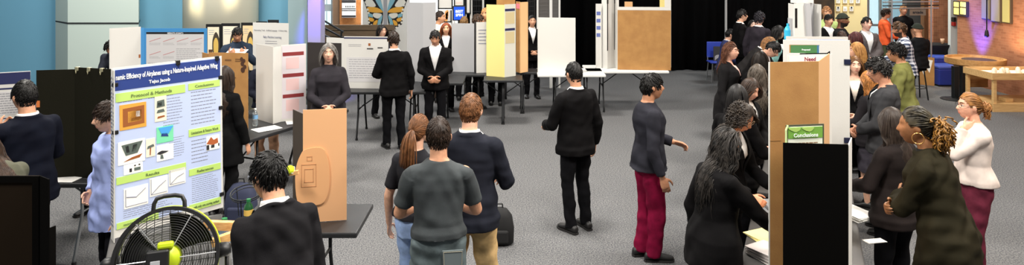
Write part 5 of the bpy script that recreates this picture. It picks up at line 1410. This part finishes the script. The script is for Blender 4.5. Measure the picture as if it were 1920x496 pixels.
# wire hoop, wood post with tennis ball
o = empty('wire_hoop', (gx(462, 5.4), 5.4, ZT), 'thin black wire hoop on a stand left of the boy at the fan', 'hoop')
bm = B(); hc = W(462, 360, 5.4); torus(bm, hc, .118, .006, Matrix.Rotation(.22, 4, 'X'), 40); torus(bm, hc - Vector((0, 0, .02)), .110, .004, Matrix.Rotation(.22, 4, 'X'), 40); obj('hoop', bm, steel_d, o, smooth=True)
for a in (.5, 2.6, 4.7):
    bm = B(); tube(bm, [hc + Vector((.115 * math.cos(a), .11 * math.sin(a), .02 * math.sin(a))), Vector((hc.x + .09 * math.cos(a), hc.y + .09 * math.sin(a), ZT))], .004, 6); obj('leg', bm, steel_d, o)
o = empty('wood_post', (gx(550, 5.2), 5.2, ZT), 'short pale wooden post with a cross piece beside the tan panel', 'post')
obj('upright', beam(Vector((gx(553, 5.2), 5.2, ZT)), W(553, 318, 5.2), .05, .05, ''), pine, o); obj('cross_piece', beam(W(537, 326, 5.17), W(560, 322, 5.17), .03, .03, ''), pine, o)
bm = B(); ball(bm, (0, 0, 0), .033, 20, 14); bm.transform(Matrix.Translation(W(544, 318, 5.17))); o = top('tennis_ball', bm, mat('tennis_yellow', (214, 232, 40), .9, bump=.4, bscale=300), 'bright yellow tennis ball on the wooden post', 'ball', smooth=True)
bm = B(); c = W(544, 318, 5.17); tube(bm, [c + Vector((.0335 * math.cos(t), .0335 * math.sin(t) * .8, .020 * math.sin(2 * t))) for t in [2 * PI * i / 24 for i in range(25)]], .0018, 5); obj('seam', bm, txtw, o)
# blue backpack on floor
def bag(px, Y, label, m, s=1.0):
    o = empty('backpack', (gx(px, Y), Y, 0), label, 'bag'); bm = B()
    rr = []
    for z, a, b in ((0, .14, .08), (.03, .17, .105), (.2, .175, .11), (.34, .15, .095), (.42, .09, .06), (.44, .03, .02)):
        rr.append([Vector((a * s * math.copysign(abs(math.cos(t)) ** .7, math.cos(t)), b * s * math.copysign(abs(math.sin(t)) ** .7, math.sin(t)), z * s)) for t in [2 * PI * i / 28 for i in range(28)]])
    ringloft(bm, rr); obj('bag_body', bm, m, o, smooth=True, world=False)
    bm = B(); box(bm, (-.11 * s, -.135 * s, .04 * s), (.11 * s, -.09 * s, .2 * s), None, .02); obj('front_pocket', bm, m, o, world=False)
    bm = B(); tube(bm, [(-.04 * s, 0, .42 * s), (-.03 * s, 0, .48 * s), (.03 * s, 0, .48 * s), (.04 * s, 0, .42 * s)], .008, 8); obj('handle', bm, rub, o, world=False)
    return o
bag(452, 7.3, 'dark blue backpack on the carpet under the black folding table', mat('bag_navy', (36, 42, 66), .8), .95)
bag(937, 6.75, 'black bag lying on the open carpet right of the khaki trousers', mat('bag_black', (14, 14, 15), .8), .8)

# ---------------------------------------------------------------- furniture by the brick wall
oak = mat('oak', (190, 146, 90), .5, noise=((168, 124, 72), 5), stretch=(1, 8, 8))
Yr = 14.0; cx_ = gx(1828, Yr)
o = empty('round_table', (cx_, Yr, 0), 'round wooden play table with a raised rim by the brick wall', 'table')
bm = B(); lathe(bm, [(.0, .66), (.50, .66), (.53, .68), (.53, .79), (.49, .79), (.47, .745), (.0, .745)], (cx_, Yr, 0), 48, caps=False); tp_ = obj('table_top', bm, oak, o)
bm = B(); lathe(bm, [(.0, .748), (.30, .748), (.30, .755), (.0, .755)], (cx_ + .08, Yr, 0), 32, caps=False); obj('dark_inlay', bm, mat('inlay_dark', (70, 58, 50), .5), tp_)
for px in (1791, 1806):
    bm = B(); x = gx(px, Yr - .25); box(bm, (x - .05, Yr - .3, .04), (x + .05, Yr - .2, .66), None, .008); l = obj('leg', bm, steel_d, o)
    bm = B(); lathe(bm, [(.0, 0), (.26, 0), (.26, .012), (.06, .03), (.06, .05), (0, .05)], (x, Yr - .25, 0), 28, caps=False); obj('foot_plate', bm, steel_d, l)
bm = B(); box(bm, (gx(1811, Yr - .1), Yr - .15, .22), (gx(1850, Yr - .1), Yr + .3, .64), None, .01); obj('cabinet', bm, oak, o)
Yt = 12.98
lo_ = mat('table_birch', (214, 176, 120), .55, noise=((196, 156, 100), 5), stretch=(1, 8, 8))
o = empty('play_table', (gx(1880, Yt), Yt, 0), 'low light-wood activity table with a shelf, in front of the round table', 'table')
x0, x1 = gx(1838, Yt), 10.12
bm = B(); box(bm, (x0, Yt - .35, .60), (x1, Yt + .45, .63)); box(bm, (x0, Yt - .38, .58), (x1, Yt - .35, .70)); box(bm, (x0 - .03, Yt - .38, .58), (x0, Yt + .45, .70)); box(bm, (x0, Yt + .42, .58), (x1, Yt + .45, .70)); obj('tray_top', bm, lo_, o)
bm = B(); box(bm, (x0, Yt - .35, .12), (x1, Yt + .45, .15)); box(bm, (x0 - .02, Yt - .38, .0), (x1, Yt - .35, .15)); obj('shelf', bm, lo_, o)
for x, y in ((x0 + .03, Yt - .33), (x0 + .03, Yt + .4), (x1 - .05, Yt - .33), (x1 - .05, Yt + .4)):
    bm = B(); box(bm, (x - .03, y - .03, 0), (x + .03, y + .03, .6), None, .005); obj('leg', bm, lo_, o)
bm = B(); box(bm, (x0 + .12, Yt - .3, .631), (x1 - .1, Yt + .4, .637)); obj('white_mat', bm, nm, o)
rnd = random.Random(3)
for i in range(8):
    x, y = x0 + .22 + .085 * i, Yt + rnd.uniform(-.12, .2)
    bm = B(); lathe(bm, [(.0, 0), (.035, 0), (.045, .03), (.04, .07), (.022, .1), (.0, .105)] if i % 2 else [(0, 0), (.04, 0), (.05, .02), (.03, .05), (.03, .09), (0, .095)], (x, y, .638), 14, caps=False)
    top('wooden_peg', bm, mat('peg_white', (236, 226, 204), .5), 'white wooden play piece on the low light-wood table, one of a loose row', 'toy', 'white play pieces on the low table', smooth=True)
bm = B(); box(bm, (gx(1868, Yt), Yt - .25, .151), (gx(1882, Yt), Yt - .05, .22), None, .006); top('wooden_box', bm, lo_, 'small wooden box on the lower shelf of the light-wood table', 'box')
def ottoman(px, Y, label, h, w=.46):
    x = gx(px, Y); m = mat('vinyl_blue', (34, 52, 140), .4); o = empty('ottoman', (x, Y, 0), label, 'seat', 'blue cube seats by the round table')
    bm = B(); box(bm, (-w / 2, -w / 2, .03), (w / 2, w / 2, h - .07), None, .02); obj('seat_base', bm, m, o, world=False)
    bm = B(); box(bm, (-w / 2, -w / 2, h - .07), (w / 2, w / 2, h), None, .025); obj('cushion', bm, mat('vinyl_blue_top', (70, 92, 180), .3), o, world=False)
    bm = B(); box(bm, (-w / 2 + .02, -w / 2 + .02, 0), (w / 2 - .02, w / 2 - .02, .03)); obj('plinth', bm, rub, o, world=False)
ottoman(1768, 15.35, 'blue vinyl cube seat nearest the round wooden table', .45)
ottoman(1762, 16.0, 'blue vinyl cube seat behind the nearer blue cube', .56, .40)
# black cloth table and folded card by the door
o = empty('cocktail_table', (gx(1754, 16.1), 16.45, 0), 'small table under a black stretch cloth by the white door', 'table')
bm = B(); rr = []
xc = gx(1751, 16.45)
for z, r in ((.0, .34), (.05, .31), (.35, .20), (.68, .34), (.76, .39), (.78, .39)): rr.append([Vector((xc + r * math.cos(t) * 1.05, 16.45 + r * .8 * math.sin(t), z)) for t in [2 * PI * i / 30 for i in range(30)]])
ringloft(bm, rr); obj('tablecloth', bm, mat('cloth_black', (14, 14, 15), .8), o, smooth=True)
bm = B(); lathe(bm, [(.03, 0), (.045, .12), (.042, .12), (.028, .01)], (gx(1767, 16.4), 16.4, .782), 16); top('paper_cup', bm, mat('cup_tan', (220, 176, 140), .7), 'tan paper cup on the black cloth table', 'cup', smooth=True)
q = pan(1722, 15.3, 1752, 15.1, .02, gz(107, 15.2)); bm = B(); q.slab(bm); pp = top('cardboard_panel', bm, card, 'low brown card panel with a torn white sheet, leaning by the black cloth table', 'board')
bm = B(); q.poly(bm, [(.04, q.h * .95), (q.w * .9, q.h * .9), (q.w * .7, q.h * .45), (q.w * .5, q.h * .62), (q.w * .35, q.h * .35), (q.w * .15, q.h * .6)], .003); obj('torn_sheet', bm, nm, pp)
def stool(x, y, label, h=.62, back=False):
    o = empty('stool', (x, y, 0), label, 'chair')
    bm = B(); lathe(bm, [(0, h - .04), (.17, h - .04), (.185, h - .02), (.17, h), (0, h)], (0, 0, 0), 24, caps=False); obj('seat', bm, fr_k, o, world=False)
    for a in range(4):
        t = PI / 4 + a * PI / 2; bm = B(); tube(bm, [(.12 * math.cos(t), .12 * math.sin(t), h - .04), (.2 * math.cos(t), .2 * math.sin(t), 0)], .013, 8); obj('leg', bm, legb, o, world=False)
    bm = B(); torus(bm, (0, 0, h * .35), .165, .008); obj('foot_ring', bm, legb, o, world=False)
stool(gx(1722, 13.75), 13.8, 'black high stool under the person in the dark cap', .66)
stool(gx(1369, 15.1), 15.2, 'dark stool under the seated person in navy before the drapes', .46)
# ---------------------------------------------------------------- the people
LT, TAN, MED, BRN, DK = (226, 176, 148), (206, 152, 120), (186, 132, 100), (146, 98, 70), (104, 68, 48)
BLK, DBR, LBR, BLD, GRY = (11, 9, 8), (30, 20, 14), (84, 54, 32), (168, 118, 62), (120, 116, 112)
NV, CH, JB, KH = (15, 17, 27), (52, 52, 56), (17, 17, 18), (176, 148, 104)
def Yh(py, h): return F * (CAMH - h - .012) / (py - HZ)
# left side
person(46, 5.6, -62, 1.78, label='young man in a navy suit facing left toward the navy-headed board', topc=NV, legc=NV, skin=TAN, hair='short', hairc=BLK,
       armL=((.03, .30, 1.27), (.8, -.6, -.6), .7, (-.5, -.3, .6)), armR='bent')
person(-26, 4.88, -64, 1.62, True, label='long-haired person in an olive sweater with folded arms at the left edge', top='sweater', topc=(74, 74, 60), legc=(66, 86, 120), hair='long', hairc=(42, 28, 18), skin=LT, lean=24, hpitch=-4, wide=1.1,
       armL='cross', armR='crossb', feet=((.05, .15), (.62, .30)), hairlen=.55)
person(130, 7.2, 190, 1.60, label='person behind the plain black trifold, only dark trousers and shoes below the table', lean=30, hpitch=20, skin=TAN, armL='reach', armR='reach', openv=False)
person(203, 5.42, 218, 1.65, label='person in an oversized light blue shirt peering past the large blue poster', top='shirt', topc=(150, 164, 214), legc=(18, 18, 22), hair='messy', hairc=DBR, skin=LT, glasses=(60, 40, 36),
       armR=((.20, .10, .95), (1, -.7, 0), .5, (-.8, .3, -.3)), armL='hang', hem=.70, wide=1.12, hpitch=8, fold=.008, hyaw=12)
person(504, 3.78, -36, 1.74, label='boy in a black suit and glasses from behind, beside the drum fan', topc=(26, 25, 27), hair='messy', hairc=BLK, skin=TAN, glasses=(170, 176, 190),
       armL=((.14, .24, .98), (.15, -1, -.3), .5, (-.4, .1, -.8)), armR='hang', hpitch=-2, fold=.006, hyaw=-20, lean=19, wide=.90)
person(421, 7.45, 8, 1.62, True, label='girl in black with long dark hair, back turned, right of the large blue poster', topc=(12, 12, 13), legc=(13, 13, 14), hair='long', hairc=DBR, armL='clasp', armR='hang', openv=False, top='coat', hem=.62)
person(208, 10.9, 175, 1.60, label='person with curly black hair showing behind the plain white side wing', hair='curlytop', hairc=BLK, skin=BRN, lean=32, armL='reach', armR='reach', top='sweater', topc=(40, 42, 50))
def paper_in_hands(P):
    a, b = P['A'][1][2], P['A'][-1][2]; c = P['WM'] @ (P['S'] @ ((a + b) / 2)) 
    bm = B(); box(bm, (-.15, -.10, -.002), (.15, .11, .002)); bm.transform(Matrix.Translation(c + Vector((0, -.05, .045))) @ Matrix.Rotation(.35, 4, 'X') @ Matrix.Rotation(-.1, 4, 'Z'))
    top('paper_sheet', bm, nm, 'white sheet held by the man in navy reading', 'paper')
person(445, 11.12, 158, 1.70, label='man with glasses in a navy shirt reading a white sheet', top='shirt', topc=(38, 48, 62), hair='short', hairc=BLK, skin=MED, glasses=(40, 34, 30), armL=((.12, .30, 1.27), (.7, -.4, -1), .9, (-.5, -.5, .5)), armR=((.12, .30, 1.27), (.7, -.4, -1), .9, (-.5, -.5, .5)), hpitch=22, extra=paper_in_hands, beard=('goatee', (110, 76, 58)))
person(499, 9.45, 172, 1.54, label='person in tan trousers and dark top behind the white maroon-headed trifold', top='sweater', topc=(28, 30, 40), legc=(150, 116, 92), hair='short', hairc=DBR, skin=MED, armL='clasp', armR='clasp', legw=1.15)
# middle
person(616, Yh(79, 1.74), 165, 1.74, True, label='grey-haired person in dark clothes right of the blank dark board', top='sweater', topc=(42, 40, 44), hair='bob', hairc=(96, 92, 88), tone=(170, 166, 160), skin=LT, armR='clasp', armL='clasp')
person(716, 12.2, 140, 1.62, True, label='person with glasses and swept black hair in front of the butterfly mural', top='cardigan', topc=(40, 38, 44), hair='bob', hairc=BLK, skin=LT, glasses=(150, 110, 90), shirt_top='tee')
person(738, Yh(58, 1.70), -20, 1.70, label='dark brown-haired person seen from behind below the butterfly mural', top='jacket', hair='messy', hairc=DBR, skin=TAN, armL='bent', armR='hang')
person(816, Yh(53, 1.70), 178, 1.70, label='person with short black hair right in front of the pale grey screen', top='jacket', hair='short', hairc=BLK, skin=MED, armL='clasp', armR='clasp', hpitch=20)
person(825, 13.5, 95, 1.76, True, label='person with tied-back brown hair and a cream jacket facing right', top='jacket', topc=(226, 208, 176), legc=(60, 50, 44), hair='bun', hairc=DBR, skin=(222, 164, 126), armL='bent', armR='bent')
person(836, Yh(41, 1.62), 172, 1.62, True, label='person with long auburn hair facing the camera left of the low white board', top='jacket', hair='long', hairc=(104, 54, 30), skin=(240, 180, 140), armL='clasp', armR='clasp')
person(870, Yh(30, 1.64), 5, 1.64, label='person with short light brown hair seen from behind before the blue screen', top='sweater', topc=(60, 60, 66), hair='short', hairc=(98, 74, 46), skin=LT)
person(896, Yh(26, 1.74), 75, 1.74, label='man with dark tousled hair facing right beside the cream trifold', top='jacket', hair='messy', hairc=(48, 34, 24), skin=(208, 138, 92))
person(911, 14.0, 200, 1.79, label='tall tan-haired person half behind the cream trifold', top='sweater', topc=(90, 76, 66), hair='short', hairc=(160, 118, 76), skin=(226, 168, 124))
person(930, Yh(38, 1.60), 5, 1.60, True, label='person with curly golden brown hair in front of the cream trifold', top='cardigan', topc=(70, 60, 54), hair='curly', hairc=(112, 76, 38), skin=TAN, hairlen=.2)
person(998, Yh(28, 1.65), 172, 1.65, True, label='girl with pulled-back black hair in front of the narrow dark mesh panel', top='jacket', hair='pony', hairc=BLK, skin=(214, 160, 128), armL='clasp', armR='clasp')
def back_pocket(P):
    k = P['k']; jm = P['o'].children
    leg = [c for c in jm if c.name.startswith('trousers')][0]; M = Matrix.Scale(k, 4)
    bm = B(); prism(bm, [(.02, .90), (.15, .90), (.148, .80), (.085, .765), (.024, .80)], .012, M @ Matrix.Translation((0, -.120, 0)) @ Matrix.Rotation(PI / 2, 4, 'X')); pk = obj('back_pocket', bm, mat('denim_pocket', (98, 108, 110), .85), leg, world=False)
    bm = B(); pts = [(.027, .893), (.143, .893), (.141, .804), (.085, .774), (.031, .804), (.027, .893)]
    tube(bm, [M @ Vector((x, -.1335, z)) for x, z in pts], .0016, 5); obj('stitching', bm, mat('stitch_pale', (176, 170, 150), .8), pk, world=False)
person(822, 4.55, -8, 1.72, label='person in grey jeans with a stitched back pocket, seen from behind', top='tee', topc=(58, 62, 64), legc=(84, 94, 96), hair='short', hairc=DBR, skin=TAN, armL='bent', armR='bent', sleeve=.5, legw=1.05, wide=.94, hem=.955, extra=back_pocket, shoec=(60, 58, 56))
person(786, 5.1, 20, 1.62, True, label='person in light blue jeans left of the grey jeans, hand at the hip', top='tee', topc=(34, 34, 38), legc=(136, 158, 196), hair='pony', hairc=LBR, skin=LT, armR='hip', armL='hang', sleeve=.5, hem=.93, shoec=(220, 218, 214))
person(883, 5.15, 12, 1.76, label='person in khaki trousers standing right of the grey jeans', top='jacket', topc=(30, 32, 40), legc=KH, hair='short', hairc=LBR, skin=LT, stance=.13, shoec=(70, 50, 36), legw=1.15, armL='bent', armR='bent')
person(1076, 7.15, -30, 1.70, label='person in a black suit and black shoes between the black bag and the maroon trousers', hair='short', hairc=BLK, skin=TAN, armL='bent', armR='hang')
person(1222, 6.42, 82, 1.70, label='person in dark red trousers and black white-soled shoes facing right', top='sweater', topc=(36, 36, 42), legc=(104, 14, 44), hair='messy', hairc=BLK, skin=MED, stance=.07, legw=1.2, armL='bent', armR='hang')
# right of the banner: the group on the left of the table row
person(1369, 14.95, 95, 1.68, label='person in a navy blazer seated on the dark stool before the drapes', top='jacket', topc=(48, 54, 92), legc=NV, hair='short', hairc=BLK, skin=(232, 178, 150), drop=.40, feet=((-.14, .40), (.14, .42)), armL='chin', armR='lap', lean=8)
person(1391, Yh(17, 1.75), 92, 1.75, label='tall young man in a black blazer standing in profile before the drapes', hair='flat', hairc=BLK, skin=(232, 180, 150), armL='hang', armR='hang')
person(1410, 14.6, 170, 1.50, True, label='small pale face between the tall young man and the man with dark curls', hair='long', hairc=BLK, skin=(240, 200, 180), top='sweater', topc=(20, 20, 22))
person(1424, Yh(22, 1.75), 48, 1.75, label='man with dark curls turned away, right of the tall young man', topc=(44, 40, 46), hair='curlytop', hairc=(28, 26, 30), skin=(206, 160, 140), armR='bent')
person(1441, 10.9, 98, 1.70, True, label='brown-haired person in a shiny black jacket bending forward over the table', topc=(30, 28, 28), hair='long', hairc=(104, 72, 42), skin=LT, lean=36, armL='reach', armR='reach', hairlen=.30)
person(1449, 10.05, 132, 1.70, label='black-haired young man in a suit and white shirt bending and looking down', hair='flat', hairc=BLK, skin=(232, 176, 148), lean=28, hpitch=16, armL='reach', armR='reach', legc=JB)
person(1459, 11.6, 105, 1.68, True, label='black-haired person in a white and teal top right of the bending young man', top='sweater', topc=(150, 206, 200), hair='bob', hairc=BLK, skin=(236, 190, 160), lean=10)
person(1370, Yh(78, 1.66), 118, 1.66, True, label='woman with glasses and brown hair in a black cardigan looking right', top='cardigan', topc=(22, 21, 22), shirtc=(212, 178, 168), hair='halfup', hairc=(70, 42, 28), hairlen=.3, skin=(232, 176, 150), glasses=(150, 110, 90), armL='phone', armR='hang', hyaw=6, wide=1.12, shirt_top='tee', hem=.66)
person(1426, Yh(93, 1.60), 25, 1.60, True, label='dark-haired girl seen from behind below the bending young man', hair='long', hairc=(24, 18, 14), skin=TAN, armR='bent', armL='bent')
person(1420, Yh(118, 1.60), 15, 1.60, True, label='girl with wavy ash-brown hair seen from behind beside the tan trifold', hair='wavy', hairc=(62, 54, 46), tone=(112, 102, 92), skin=TAN, armR='bent', armL='bent')
person(1406, Yh(139, 1.62), 148, 1.62, True, label='girl with a centre parting and long dark hair looking down, behind the dark curls', hair='long', hairc=(40, 30, 24), skin=(226, 172, 146), hpitch=24, armL='clasp', armR='clasp')
person(1382, Yh(155, 1.63), 48, 1.63, True, label='girl with straight glossy black hair, back turned, below the woman in the cardigan', hair='long', hairc=BLK, tone=(44, 42, 44), skin=TAN, armR='bent', armL='bent')
person(1390, Yh(181, 1.66), 138, 1.66, True, label='girl with dark curls and pale-rimmed glasses looking down at the table', hair='curly', hairc=(32, 25, 21), tone=(86, 76, 68), skin=(226, 154, 118), glasses=(226, 204, 170), hpitch=26, armR='bent', armL='bent', hairlen=.36, lean=6)
person(1362, Yh(233, 1.63), 74, 1.63, True, label='wavy-haired girl in a black blazer reaching right, nearest left of the tan trifold', hair='halfup', hairc=BLK, tone=(92, 84, 78), skin=(222, 160, 128), hpitch=12, armR=((.20, .42, 1.00), (.7, -.6, -.6), .4, (-.3, 0, -1)), armL='hang', hem=.74, lean=4, wide=1.05)
# right of the table row
person(1554, Yh(26, 1.68), 172, 1.68, label='young man with black fringe, black blazer and white shirt beside the white kiosk', hair='flat', hairc=BLK, skin=(222, 166, 134), armL='clasp', armR='clasp')
person(1550, 14.4, 190, 1.79, label='tall tan-haired person in a pale green top behind the young man with a fringe', top='sweater', topc=(168, 190, 120), hair='messy', hairc=(130, 92, 60), skin=(214, 160, 124))
person(1580, 13.0, 128, 1.745, label='bearded man in a dark green knit cap', top='sweater', topc=(24, 23, 24), hair='beanie', skin=(128, 82, 60), beard=('full', (40, 29, 23)), glasses=(180, 150, 90), armL='bent', armR='bent')
person(1578, Yh(57, 1.56), 5, 1.56, True, label='dark brown-haired person seen from behind below the bearded man', hair='bun', hairc=(44, 30, 24), skin=TAN)
person(1604, Yh(58, 1.62), -35, 1.62, True, label='person with dark reddish hair seen from behind left of the grey suit', hair='bob', hairc=(56, 26, 26), skin=TAN)
person(1625, Yh(31, 1.72), 178, 1.72, label='young man in a grey suit and white shirt with glasses facing the camera', topc=(74, 68, 68), legc=(60, 56, 58), hair='flat', hairc=BLK, skin=(240, 190, 168), glasses=(150, 120, 110), armL='clasp', armR='clasp')
person(1661, 16.0, 110, 1.64, label='person in an orange jacket and green trousers by the entrance', top='sweater', topc=(232, 96, 50), legc=(70, 76, 56), hair='messy', hairc=DBR, skin=TAN, armL='bent', armR='bent')
person(1694, 16.6, 185, 1.68, label='person in a black shirt standing at the back by the steel rail', top='tee', topc=(18, 18, 19), legc=(20, 20, 22), hair='short', hairc=(120, 84, 52), skin=TAN, sleeve=.5)
plaid = bpy.data.materials.new('plaid_cloth'); plaid.use_nodes = True
def plaid_nodes(m):
    nt = m.node_tree; b = nt.nodes['Principled BSDF']; b.inputs['Roughness'].default_value = .8
    tc = nt.nodes.new('ShaderNodeTexCoord'); outs = []
    for ax in ('X', 'Z'):
        w = nt.nodes.new('ShaderNodeTexWave'); w.bands_direction = ax; w.inputs['Scale'].default_value = 5.5
        nt.links.new(tc.outputs['Object'], w.inputs['Vector']); outs.append(w.outputs['Fac'])
    a = nt.nodes.new('ShaderNodeMath'); a.operation = 'ADD'; nt.links.new(outs[0], a.inputs[0]); nt.links.new(outs[1], a.inputs[1])
    r = nt.nodes.new('ShaderNodeValToRGB'); r.color_ramp.elements[0].position = .3; r.color_ramp.elements[1].position = .75
    r.color_ramp.elements[0].color = rgb(44, 56, 82); r.color_ramp.elements[1].color = rgb(214, 216, 224)
    h = nt.nodes.new('ShaderNodeMath'); h.operation = 'MULTIPLY'; h.inputs[1].default_value = .5
    nt.links.new(a.outputs[0], h.inputs[0]); nt.links.new(h.outputs[0], r.inputs['Fac']); nt.links.new(r.outputs['Color'], b.inputs['Base Color'])
plaid_nodes(plaid)
MATS['cloth_shirt_201_202_203'] = plaid
person(1686, Yh(40, 1.72), -72, 1.72, label='bearded man in a white and blue plaid shirt reaching left', top='shirt', topc=(201, 202, 203), hair='curlytop', hairc=(58, 40, 26), skin=(196, 136, 104), beard=('full', (46, 32, 24)), armL='reach', armR='bent', lean=8)
person(1720, 13.75, -14, 1.70, label='person in black with a dark teal cap seated on the high stool', top='sweater', topc=(20, 21, 23), hair='beanie', skin=TAN, drop=.21, feet=((-.14, .30), (.14, .32)), armL='lap', armR='lap')
person(1681, Yh(78, 1.72), -58, 1.72, label='man in an olive shirt and glasses facing left, standing on the open carpet', top='shirt', topc=(104, 104, 56), legc=(170, 152, 112), hair='curlytop', hairc=BLK, skin=(196, 140, 104), glasses=(30, 26, 24), armL='bent', armR='hang', lean=6, wide=1.08, fold=.008)
person(1648, Yh(106, 1.76), -68, 1.76, label='man with black curls and goatee in a charcoal blazer facing left', topc=(50, 50, 52), hair='curlytop', hairc=(20, 18, 17), skin=(206, 148, 118), beard=('goatee', (70, 48, 38)), armL='clasp', armR='clasp', shirt_top='tee', shirtc=(222, 222, 220), hpitch=12, glasses=(120, 110, 100))
person(1607, Yh(77, 1.68), -74, 1.68, True, label='blonde person in profile at the right edge of the big white board', hair='long', hairc=(140, 94, 48), tone=(214, 168, 104), skin=(238, 178, 146), armL='clasp', armR='clasp')
person(1603, Yh(103, 1.60), 205, 1.60, True, label='person with long light brown hair and white shirt beside the big white board', hair='long', hairc=(88, 56, 30), tone=(134, 98, 62), skin=(238, 186, 160), armL='clasp', armR='clasp', shirt_top='tee', shirtc=(236, 222, 206), hyaw=-10)
person(1629, 7.75, -40, 1.52, True, label='person with blonde waves in a dark blazer and patterned skirt, before the goatee man', topc=(34, 32, 34), hair='wavy', hairc=(128, 84, 42), skin=LT, skirt=True, legc=(64, 60, 68), armL='bent', armR='hang')
person(1672, Yh(198, 1.62), -28, 1.62, True, label='person with smooth dark brown hair and a black-brown jacket, left of the braids', topc=(34, 29, 28), hair='long', hairc=(42, 33, 28), tone=(78, 66, 58), skin=TAN, armL='bent', armR='bent', hairlen=.36, fold=.003)
def hoop(P):
    bm = B(); MH = P['MH']; torus(bm, MH @ Vector((-.088, -.008, -.064)), .034, .0032, (MH.to_3x3() @ Matrix.Rotation(PI / 2, 3, 'Y')).to_4x4())
    obj('hoop_earring', bm, mat('gold', (226, 176, 108), .25, metal=.9), P['o'], smooth=True, world=False)
person(1718, 4.58, -50, 1.80, True, label='woman with dark braids, golden curl ponytail and a hoop earring', topc=(36, 33, 22), top='coat', openv=False, hair='braids', hairc=(26, 22, 16), tone=(92, 82, 58), skin=(150, 104, 70), armL='crossb', armR='crossb', lean=13, wide=1.06, hem=.55, shirtc=(16, 16, 15), hpitch=-8, extra=hoop, fold=.008, hyaw=-8)
person(1818, 5.92, -82, 1.62, True, label='woman with a tousled bun, white top and maroon trousers, hand at her neck', top='sweater', topc=(204, 190, 181), legc=(88, 34, 48), hair='bun', hairc=(122, 80, 42), tone=(190, 136, 76), skin=(240, 178, 148), glasses=(24, 22, 24), armL='neck', armR='bent', wide=1.08, legw=1.25, fold=.004, hem=.91)
fuse_all()
# a stitched back pocket on the grey jeans
# ---------------------------------------------------------------- light and camera
def area(name, loc, size, e, col=(1, 1, 1), rot=(0, 0, 0), sy=None):
    l = bpy.data.lights.new(name, 'AREA'); l.energy = e; l.color = col; l.size = size
    if sy: l.shape = 'RECTANGLE'; l.size_y = sy
    o = bpy.data.objects.new(name, l); COL.objects.link(o); o.location = loc; o.rotation_euler = rot; return o
def spot(name, loc, target, e, ang, col=(1, 1, 1), blend=.6, r=.08):
    l = bpy.data.lights.new(name, 'SPOT'); l.energy = e; l.color = col; l.spot_size = math.radians(ang); l.spot_blend = blend; l.shadow_soft_size = r
    o = bpy.data.objects.new(name, l); COL.objects.link(o); o.location = loc
    o.rotation_euler = (Vector(target) - Vector(loc)).to_track_quat('-Z', 'Y').to_euler(); return o
w = bpy.data.worlds.new('world'); SC.world = w; w.use_nodes = True
bg = w.node_tree.nodes['Background']; bg.inputs[0].default_value = (.85, .92, 1, 1); bg.inputs[1].default_value = .13
WARM = (1, .86, .70); NEUT = (1, .95, .88)
for i, (x, y) in enumerate(((-3.4, 2.4), (.6, 3.4), (3.8, 2.6), (-5.2, 6.6), (.2, 7.0), (5.2, 7.0), (-5.6, 10.6), (-.6, 11.4), (6.2, 11.4))):
    area('ceiling_light', (x, y, 5.4), 1.0, 330, NEUT)
spot('drum_light', (-5.66, 11.75, 3.4), (-5.68, 12.37, 1.78), 1500, 15, (1, .84, .54), .8)
spot('drum_light', (-5.02, 11.90, 3.4), (-5.00, 12.52, 1.78), 1500, 15, (1, .84, .54), .8)
spot('purple_light', (gx(601, 12.3), 12.2, 2.75), (gx(597.5, 12.7), 12.7, 1.9), 700, 30, (.10, .03, 1))
spot('purple_uplight', (9.82, 15.05, .2), (10.2, 15.05, 2.0), 900, 46, (.06, .06, 1))
spot('wall_light', (9.3, 13.2, 4.6), (10.2, 13.7, 1.2), 420, 60, (1, .70, .38))
spot('wall_uplight', (9.72, 13.75, .75), (10.2, 13.85, 1.35), 75, 100, (1, .78, .52), 1.0)
area('wall_fill_light', (-8.5, 10.4, 4.6), 1.6, 60, (.95, 1, 1), (math.radians(50), 0, 0), .5)  # added fill that brightens the blue wall and pillar, not a hall fixture
spot('key_light', (7.2, 4.4, 5.6), (2.6, 6.0, 1.2), 900, 62, WARM, .8, .35)
area('lobby_light', (-3.5, 18.4, 5.2), 3, 900, (1, 1, 1), (.35, 0, 0))
area('entrance_light', (8.3, 17.2, 5.0), 2.2, 420, (.95, 1, 1), (.3, 0, 0))
spot('notice_light', (gx(1595, 17), 16.9, 4.6), (gx(1595, 17.9), 17.9, 1.8), 380, 55, (1, .86, .55))
cam = bpy.data.cameras.new('camera'); co = bpy.data.objects.new('camera', cam); COL.objects.link(co)
cam.sensor_width = 36; cam.sensor_fit = 'HORIZONTAL'; cam.lens = F / 1920 * 36
cam.shift_y = (HZ - 248) / 1920; cam.clip_end = 200
co.location = (0, 0, CAMH); co.rotation_euler = (PI / 2, 0, 0)
SC.camera = co
vs = SC.view_settings; vs.view_transform = 'Standard'; vs.look = 'None'; vs.exposure = -.2; vs.gamma = 1; vs.use_curve_mapping = False
